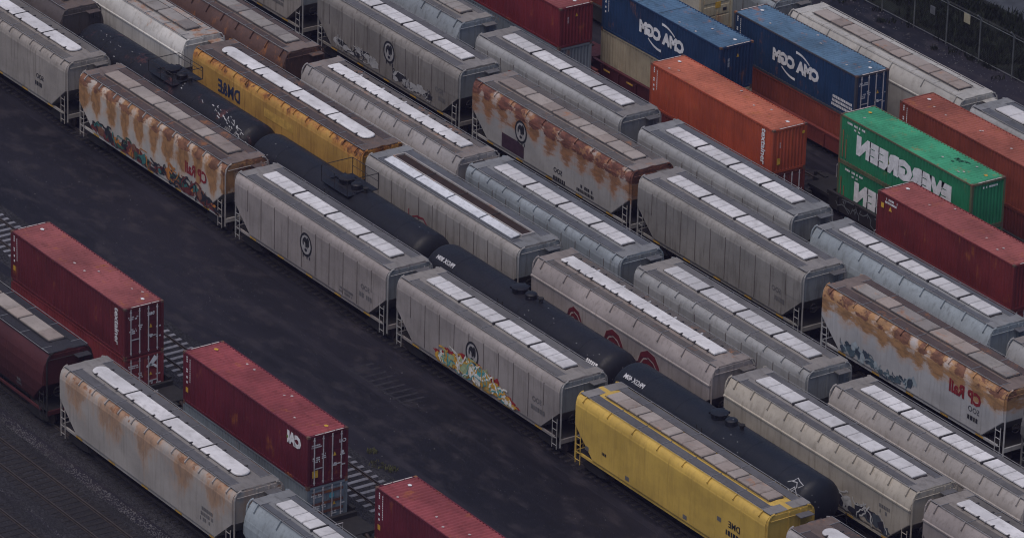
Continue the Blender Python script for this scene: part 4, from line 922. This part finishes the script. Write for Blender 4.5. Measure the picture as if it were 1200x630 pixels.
# farthest row
y = 60.2; g = 'hopper cars on the farthest track by the fence'
hopper('grey hopper car at the top edge behind the blue containers', g, y, -25, -8.8, pr='rib', pw=1.42, groups=(4, 4), side=S['cyl_blue2'], endm=S['end_skylit'], roof=WALK[1], hat=GREYTAN[1])
hopper('pale cream hopper car with tan hatches on the farthest track by the fence', g, y, -7.2, 9.5, pr='shelf', pw=4.0, hatch='mixed', groups=(5, 2), side=S['palecream'], under=S['palecream'], roof=S['palecream'], hat=TAN, brackets=3, cut_roof=True, hatch_w=.95)
hopper('dark roofed hopper car with large white hatches behind the pale cream car', g, y, 10.6, 27, pr='rib', pw=1.42, groups=(5, 2), hatch_w=1.15, side=S['cyl_grey'], endm=S['end_skylit'], roof=WALK[2], hat=HAT[1])

# ================================================================== tank cars
y = 21.8
TK = [paint('tank_black_%d' % i, c, .35, rs_, rough=.5, speck=sp*.6, streak=(3, 3, .6), dirt_col=(.024, .022, .025), bump=.1, spec=.28, rust_cols=((.05, .02, .016), (.12, .04, .03)))
      for i, (c, rs_, sp) in enumerate((((.0075, .007, .009), .15, .5), ((.0085, .0085, .012), 0, .6), ((.0095, .0095, .0135), 0, .5), ((.008, .010, .0155), 0, .5), ((.008, .0095, .013), 0, .5)))]
MATS['dull_white'] = flat('dull_white_lettering', (.42, .42, .44), .6)
tx = lambda s_, u, v, sz: (*shift(text2d(s_, sz, .03), u, v), 0)
r, mp = tank_car('black tank car with flaking white paint between rusted white and orange cars', y, -28.6, -8.9, -18.6, TK[0], .75)
rnd = random.Random(14); fl = []
for i in range(38):
    u = rnd.gauss(-11.6, 1.2); v = 1.62+rnd.gauss(0, .10) - .10*(u+11.9) + rnd.random()**3*-.5
    q = ribbon2d([(u, v), (u+rnd.uniform(.08, .4), v-rnd.uniform(0, .16))], rnd.uniform(.02, .06)); fl.append((q[0], q[1], i % 2))
for i in range(20):
    u = rnd.uniform(-27.4, -14.5); q = blob2d(u, 1.75+rnd.gauss(0, .28), rnd.uniform(.03, .10), rnd.uniform(.02, .05), rnd, 6, .5); fl.append((q[0], q[1], i % 2))
decal('flaking_paint', r, flat('old_white_paint', (.34, .34, .35), .7), fl, mp, 'flakes of old white paint')
decal('lettering', r, m_greydec, [(*shift(pseudo2d(1, 1.4, .2, 41), -10.6, .9), 0)], mp)
r, mp = tank_car('black tank car with railed platform beside the orange hopper car', y, -8.6, 9.4, .5, TK[1])
decal('lettering', r, m_white, [(*shift(pseudo2d(1, 1.2, .22, 42), 8.1, .55), 0)], mp); decal('lettering', r, m_greydec, [(*shift(pseudo2d(2, 1.0, .2, 43), 8.2, .1), 0)], mp)
r, mp = tank_car('black tank car beside the graffiti covered grey hopper car', y, 9.75, 27.4, 18.0, TK[2], .55)
decal('lettering', r, MATS['dull_white'], [tx('PROX 80M', 11.7, 1.3, .36)], mp); decal('lettering', r, m_greydec, [(*shift(pseudo2d(2, 1.0, .2, 45), 26.2, .4), 0)], mp)
decal('lettering', r, m_white, [(*shift(pseudo2d(1, 1.2, .22, 47), 26.2, .8), 0)], mp)
r, mp = tank_car('blue black tank car with white lettering on top beside the yellow hopper car', y, 27.75, 45.2, 36.4, TK[3], .5)
decal('lettering', r, MATS['dull_white'], [tx('PROX 40M', 29.7, 1.3, .38)], mp)
gl = []
rnd = random.Random(23)
for k in range(7):
    x, v = 41.6+rnd.random()*2.6, .2+rnd.random()*1.0; pts = []
    for j in range(6): pts.append((x, v)); x += rnd.uniform(-.35, .45); v += rnd.uniform(-.3, .25)
    q = ribbon2d(pts, .055); gl.append((q[0], q[1], k % 3))
decal('graffiti', r, flat('spray_thin_chalk', (.30, .30, .32), .7), gl, mp, 'thin chalk white scribble')

# ================================================================== container trains
def cp(nm, c, **k): return paint(nm, c, dirt=.42, rough=.6, var=.2, bump=.25, rust=.06, **k)
CM = {}
def cset(key, side, roof, frame=None):
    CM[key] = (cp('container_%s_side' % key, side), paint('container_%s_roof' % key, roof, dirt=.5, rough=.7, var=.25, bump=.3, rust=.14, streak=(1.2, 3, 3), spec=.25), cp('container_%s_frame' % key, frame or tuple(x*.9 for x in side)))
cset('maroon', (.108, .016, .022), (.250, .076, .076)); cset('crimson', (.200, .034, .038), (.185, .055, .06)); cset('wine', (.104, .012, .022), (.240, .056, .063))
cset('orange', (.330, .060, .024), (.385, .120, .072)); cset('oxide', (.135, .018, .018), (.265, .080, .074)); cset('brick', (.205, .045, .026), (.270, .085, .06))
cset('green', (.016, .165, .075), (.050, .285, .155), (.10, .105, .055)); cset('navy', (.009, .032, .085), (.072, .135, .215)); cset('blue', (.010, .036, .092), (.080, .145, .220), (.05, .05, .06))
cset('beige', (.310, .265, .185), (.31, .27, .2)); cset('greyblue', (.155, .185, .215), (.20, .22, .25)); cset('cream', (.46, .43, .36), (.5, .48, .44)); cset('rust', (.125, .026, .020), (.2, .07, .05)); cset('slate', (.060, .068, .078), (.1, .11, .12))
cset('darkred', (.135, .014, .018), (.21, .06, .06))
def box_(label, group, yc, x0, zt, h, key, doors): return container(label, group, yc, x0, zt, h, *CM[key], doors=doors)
def idmarks(root, mps, h, seed, yel=True, m=m_white, end='left'):
    rnd = random.Random(seed); sh = []; u = -CL/2+.38
    for uu, z0, z1, w_ in ((u, h*.82, h*.93, .05), (u, h*.62, h*.70, .065), (u+.3, h*.45, h*.90, .03)):
        z = z0
        while z < z1: sh.append(([(uu-w_, z), (uu+w_, z), (uu+w_, z+.09), (uu-w_, z+.09)], [(0, 1, 2, 3)], 0)); z += .125
    for z in (.50, .40): sh.append(([(u-.06, h*z), (u+.06, h*z), (u+.06, h*z+.13), (u-.06, h*z+.13)], [(0, 1, 2, 3)], 0))
    decal('id_marking', root, m, sh, mps)
    if yel: decal('yellow_label', root, m_yel, [([(u-.12, h*.22), (u+.12, h*.22), (u+.12, h*.32), (u-.12, h*.32)], [(0, 1, 2, 3)], 0)], mps)
def roofmarks(root, mpr, h, seed, yel=False, white_bar=True):
    rnd = random.Random(seed)
    if white_bar:
        sh = []
        for ex in (-1, 1):
            x = ex*(CL/2-.055)
            for a, b in ((-.75, -.25), (-.2, .45), (.5, .95)): sh.append(([(x-.04, a), (x+.04, a), (x+.04, b), (x-.04, b)], [(0, 1, 2, 3)], 1))
        decal('header_marking', root, MATS['pale_scrape'], sh, mpr)
    sh = []
    for q in range(5):
        x, y_ = rnd.uniform(-5, 5), rnd.uniform(-.9, .9); p = blob2d(x, y_, .12, .09, rnd, 7, .5); sh.append((p[0], p[1], 1))
    decal('scuff', root, MATS['pale_scrape'], sh, mpr)
    for ex in (-1, 1):
        p = blob2d(ex*(CL/2-.75), .35, .17, .13, rnd, 5, .2); decal('roof_sticker', root, m_yel if yel else m_white, [(p[0], p[1], 1)], mpr)
MATS['pale_scrape'] = flat('pale_scrape', (.42, .36, .35), .7)
def doormarks(root, mpe, h, seed, extra=None, yel=False):
    sh = []
    for (u, z, w_, rows, s_) in ((-.72, h*.80, .62, 2, 1), (-.72, h*.55, .45, 3, 2), (-.28, h*.60, .25, 3, 3), (.35, h*.36, .3, 2, 4), (.85, h*.30, .28, 1, 5), (.85, h*.5, .3, 1, 6)):
        q = pseudo2d(rows, w_, .075, seed+s_); sh.append((*shift(q, u, z), 0))
    decal('door_marking', root, m_white, sh, mpe)
    decal('warning_triangle', root, m_yel, [([(.30, h*.52), (.50, h*.52), (.40, h*.60)], [(0, 1, 2)], 0)] + ([([(-.95, h*.18), (-.60, h*.18), (-.60, h*.32), (-.95, h*.32)], [(0, 1, 2, 3)], 0)] if yel else []), mpe)
def vtext(root, mps, body, u, z, size, m=m_white, bold=.03):
    v, f = text2d(body, size, bold); v = [(y_, x_) for x_, y_ in v]      # turned a quarter, reading along the height
    decal('lettering', root, m, [([(a+u, b+z) for a, b in v], f, 0)], mps)
# --- the near container train
y = 1.22; g = 'containers stacked on the near container train'
r, ms, me_, mr = box_('maroon container with white script by its doors, upper left of the lane', g, y, 0.0, 6.02, 2.896, 'maroon', True)
idmarks(r, ms, 2.9, 1); roofmarks(r, mr, 2.9, 2); doormarks(r, me_, 2.9, 3); vtext(r, ms, 'textainer', 5.25, 1.62, .58)
decal('lettering', r, m_white, [(*shift(text2d('tex', .34, .03), .42, 2.35), 0)], me_)
r, ms, me_, mr = box_('crimson container under the maroon one with white script', g, y, 0.0, 3.08, 2.591, 'crimson', True)
doormarks(r, me_, 2.59, 7)
decal('emblem', r, m_white, [(*ribbon2d([(.15, 1.85), (.45, 2.05), (.75, 2.35)], lambda t: .12+.22*t), 0), (*ribbon2d([(.35, 1.95), (.6, 1.9), (.8, 1.75)], .14), 0)], me_)
well_car('well car under the maroon container with white script', y, 0, CL, m_dark)
r, ms, me_, mr = box_('wine red container with white three letter mark at lower centre left', g, y, 18.2, 6.06, 2.896, 'wine', True)
idmarks(r, ms, 2.9, 4); roofmarks(r, mr, 2.9, 5, True); doormarks(r, me_, 2.9, 6, yel=True)
decal('lettering', r, m_white, [(*shift(text2d('CAI', .82, .09, .95), 4.75, 2.18), 0)], ms); decal('lettering', r, m_white, [(*shift(text2d('CAI', .26, .03), .88, 2.25), 0)], me_)
decal('logo_dot', r, flat('lime_dot', (.12, .16, .03), .6), [(*shift(ring2d(.0, .085), 4.13, 2.18), 2)], ms)
decal('round_label', r, m_white, [(*ring2d(0, .1, 1, 14), 0)], lambda u, v, o: (CL/2+.016+o, .86+u, 1.62+v))
r, ms, me_, mr = box_('grey blue container with rusty door end under the wine red one', g, y, 18.2, 3.15, 2.591, 'greyblue', True)
doormarks(r, me_, 2.59, 17)
decal('round_label', r, flat('cyan_label', (.08, .28, .34), .6), [(*ring2d(0, .16, 1, 14), 0)], lambda u, v, o: (CL/2+.016+o, .25+u, 1.9+v))
decal('rust_band', r, paint('door_rust', (.13, .055, .04), .4, .4), [([(-.95, z), (.95, z), (.95, z+.16), (-.95, z+.16)], [(0, 1, 2, 3)], -1) for z in (.5, 1.0, 1.5, 2.1)], me_)
well_car('well car under the wine red container', y, 18.2, 18.2+CL, m_dark)
r, ms, me_, mr = box_('wine red container cut off by the bottom edge', g, y, 36.65, 5.98, 2.896, 'wine', True)
idmarks(r, ms, 2.9, 9); roofmarks(r, mr, 2.9, 10)
box_('dark slate container under the wine red one at the bottom edge', g, y, 36.65, 3.07, 2.591, 'slate', True)
well_car('well car under the wine red container at the bottom edge', y, 36.65, 36.65+CL, m_dark)
# --- first far container train
y = 46.05; g = 'containers stacked on the far container trains'
r, ms, me_, mr = box_('dark red container at the top edge above a grey blue one', g, y, -24.0, 5.98, 2.591, 'darkred', False)
roofmarks(r, mr, 2.59, 21); vtext(r, me_, 'IIII IIIII', -.62, 1.75, .16, bold=.0)
decal('warning_triangle', r, m_yel, [([(-.1, 1.9), (.1, 1.9), (0, 2.12)], [(0, 1, 2)], 0)], me_)
box_('grey blue container under the dark red one at the top edge', g, y, -24.0, 3.37, 2.591, 'greyblue', False)
well_car('well car under the dark red container', y, -24.0, -24.0+CL, CM['rust'][0])
r, ms, me_, mr = box_('orange container with white script on its side', g, y, -2.4, 5.82, 2.75, 'orange', False)
idmarks(r, ms, 2.75, 31, False); roofmarks(r, mr, 2.75, 32); vtext(r, ms, 'textainer', 5.15, 1.45, .60); vtext(r, me_, 'IIII IIIII', -.70, 1.75, .14, bold=.0)
decal('yellow_label', r, m_yel, [([(-.9, .55), (-.66, .55), (-.66, .95), (-.9, .95)], [(0, 1, 2, 3)], 0), (*shift(ring2d(0, .11, 1, 12), .95, 2.25), 0)], me_)
r, ms, me_, mr = box_('dark red container under the orange one', g, y, -2.4, 3.05, 2.591, 'rust', True); doormarks(r, me_, 2.59, 34)
well_car('well car under the orange container', y, -2.4, -2.4+CL, m_dark)
r, ms, me_, mr = box_('oxide red container in front of the green containers, right side', g, y, 19.6, 5.80, 2.75, 'oxide', False)
roofmarks(r, mr, 2.75, 36); vtext(r, me_, 'IIII IIIII', -.4, 1.75, .16, bold=.0)
sh = [(*shift(pseudo2d(2, 1.1, .13, 37), -4.9, 2.42), 0)]; decal('id_marking', r, m_white, sh, ms)
decal('yellow_label', r, m_yel, [([(u, 1.85), (u+.26, 1.85), (u+.26, 2.15), (u, 2.15)], [(0, 1, 2, 3)], 0) for u in (-5.75,)] + [([(-5.05, 1.85), (-4.75, 1.85), (-4.9, 2.15)], [(0, 1, 2)], 0)], ms)
box_('dark red container under the oxide red one', g, y, 19.6, 3.03, 2.591, 'rust', True)
well_car('well car under the oxide red container', y, 19.6, 19.6+CL, m_dark)
# --- second far container train
y = 50.05
def cma(root, ms, u, z):
    decal('lettering', root, m_white, [(*shift(text2d('CMA CGM', .98, .07, 1.0), u, z), 0)], ms)
    T = [k/8 for k in range(9)]
    decal('logo_arc', root, m_white, [(*ribbon2d([(u+.0+1.35*t, z+.88+.10*t-.50*t*t) for t in T], lambda t: .17-.09*t), 0)], ms)
    decal('logo_arc', root, m_white, [(*ribbon2d([(u-.0-1.35*t, z-.88-.10*t+.50*t*t) for t in T], lambda t: .17-.09*t), 0)], ms)
r, ms, me_, mr = box_('navy blue container with white lettering above the beige one', g, y, -13.05, 6.42, 2.896, 'navy', False)
cma(r, ms, .1, 1.5); idmarks(r, ms, 2.9, 41, False); roofmarks(r, mr, 2.9, 42); vtext(r, me_, 'IIII IIIIII', -.62, 1.85, .2, bold=.0)
decal('seam', r, m_black, [([(x-.02, -1.1), (x+.02, -1.1), (x+.02, 1.1), (x-.02, 1.1)], [(0, 1, 2, 3)], 1) for x in (-2.6, -.4)], mr)
decal('warning_triangle', r, m_yel, [([(-.05, 2.1), (.15, 2.1), (.05, 2.34)], [(0, 1, 2)], 0)], me_)
box_('beige container with bare side under the navy blue one', g, y, -13.05, 3.51, 2.591, 'beige', False)
well_car('dark red well car under the beige container', y, -13.05, -13.05+CL, paint('well_maroon', (.060, .012, .016), .3), 1.15, True)
for k, (zt, lb) in enumerate(((6.46, 'upper green container with large white lettering'), (3.55, 'lower green container with white lettering, partly hidden'))):
    r, ms, me_, mr = box_(lb, g, y, 10.85, zt, 2.896, 'green', False)
    decal('lettering', r, m_white, [(*shift(text2d('EVERGREEN', 1.45, .085, 1.13), -.1, 1.46), 0)], ms)
    decal('id_marking', r, m_white, [(*shift(pseudo2d(1, 1.8, .13, 50), -4.7, 2.50), 0), (*shift(pseudo2d(1, .6, .11, 51), -4.5, 2.26), 0)], ms)
    decal('rust_streak', r, paint('rust_streak_%d' % k, (.20, .10, .05), .4, .4), [([(u, .3), (u+.09, .3), (u+.09, .3+hh), (u, .3+hh)], [(0, 1, 2, 3)], 1) for u, hh in [(-5.8, 1.7), (-5.5, 1.2)]], ms)
    decal('id_marking', r, m_white, [(*shift(pseudo2d(1, 1.3, .12, 53), .05, 2.5), 0)], me_)
    if k == 0:
        roofmarks(r, mr, 2.9, 54, True)
        rnd = random.Random(9); decal('roof_stain', r, flat('dark_roof_stain', (.02, .09, .05), .7), [(*blob2d(3.0+rnd.gauss(0, .4), .5+rnd.gauss(0, .2), rnd.uniform(.1, .35), rnd.uniform(.05, .14), rnd, 8, .6), 1) for _ in range(9)], mr)
wr, wmp = well_car('well car under the green containers with pale scribbles', y, 10.85, 10.85+CL, m_dark)
rnd = random.Random(91); gl = []
for k in range(9):
    x, v = 10.9+rnd.random()*5, 1.2+rnd.random()*.3; pts = []
    for j in range(6): pts.append((x, v)); x += rnd.uniform(-.2, .4); v = min(1.58, max(.75, v+rnd.uniform(-.35, .3)))
    q = ribbon2d(pts, .06); gl.append((q[0], q[1], k % 3))
decal('graffiti', wr, flat('spray_scribble', (.12, .13, .14), .7), gl, wmp)
# --- third far container train
y = 55.1
r, ms, me_, mr = container('cream refrigerated container with machinery end at the top edge', g, y, -9.75-CL, 6.0, 2.896, CM['cream'][0], CM['cream'][1], paint('reefer_end', (.42, .36, .24), .5, .35), doors=False, reefer=True)
box_('dark red container under the cream refrigerated one', g, y, -9.75-CL, 3.09, 2.591, 'rust', False)
well_car('well car under the cream refrigerated container', y, -9.75-CL, -9.75, m_dark)
r, ms, me_, mr = box_('blue container with white lettering and door end, beside the pale cream hopper', g, y, -6.35, 5.92, 2.896, 'blue', True)
cma(r, ms, .17, 1.5); idmarks(r, ms, 2.9, 61, False); roofmarks(r, mr, 2.9, 62); doormarks(r, me_, 2.9, 63)
decal('id_marking', r, m_white, [(*shift(pseudo2d(3, 2.0, .17, 64, .95), 4.7, .85), 0)], ms)
box_('brick red container under the blue one with door end', g, y, -6.35, 3.01, 2.591, 'brick', True)
well_car('well car under the blue container with door end', y, -6.35, -6.35+CL, CM['rust'][0])
r, ms, me_, mr = box_('brick red container behind the green ones at the right edge', g, y, 10.0, 5.92, 2.896, 'brick', False)
roofmarks(r, mr, 2.9, 66, white_bar=False); idmarks(r, ms, 2.9, 67, False)
r, ms, me_, mr = box_('dark brown container under the brick red one at the right edge', g, y, 10.0, 3.01, 2.591, 'rust', True)
well_car('well car under the brick red container', y, 10.0, 10.0+CL, m_dark)


# ------------------------------------------------------------------ timber left between the far tracks
m_plank = paint('weathered_plank', (.19, .18, .18), .4, rough=.85)
for (x, y, a, ln, lb) in ((10.6, 47.9, 8, 1.1, 'short pale plank lying between the orange and green containers'), (12.9, 46.9, -3, 3.4, 'long grey plank lying in front of the green containers')):
    q = empty('timber_plank', (x, y, GROUND), lb, 'plank'); q.rotation_euler = (0, 0, R(a))
    part('board', MB().cbox(-ln/2, ln/2, -.14, .14, .04, .10, .01).mesh('board'), m_plank, q)
    for e in (-.35, .35): part('cross_batten', MB().cbox(e*ln-.05, e*ln+.05, -.2, .2, 0, .04, .005).mesh('cross_batten'), m_plank, q)

# ------------------------------------------------------------------ thin violet haze added to lift and tint the dark tones
hz = NT('tint_haze'); hz.t.nodes.remove(hz.b)
pv = hz.t.nodes.new('ShaderNodeVolumePrincipled'); pv.inputs['Color'].default_value = (.54, .50, .92, 1); pv.inputs['Density'].default_value = HAZE
hz.t.links.new(pv.outputs[0], hz.t.nodes['Material Output'].inputs['Volume'])
o = part('haze', MB().box(-960, 960, -960, 960, -1.0, 140.0).mesh('haze'), hz.m); o['kind'] = 'stuff'; o['label'] = 'thin bluish haze added over the whole yard to tint the darks'; o['category'] = 'haze'
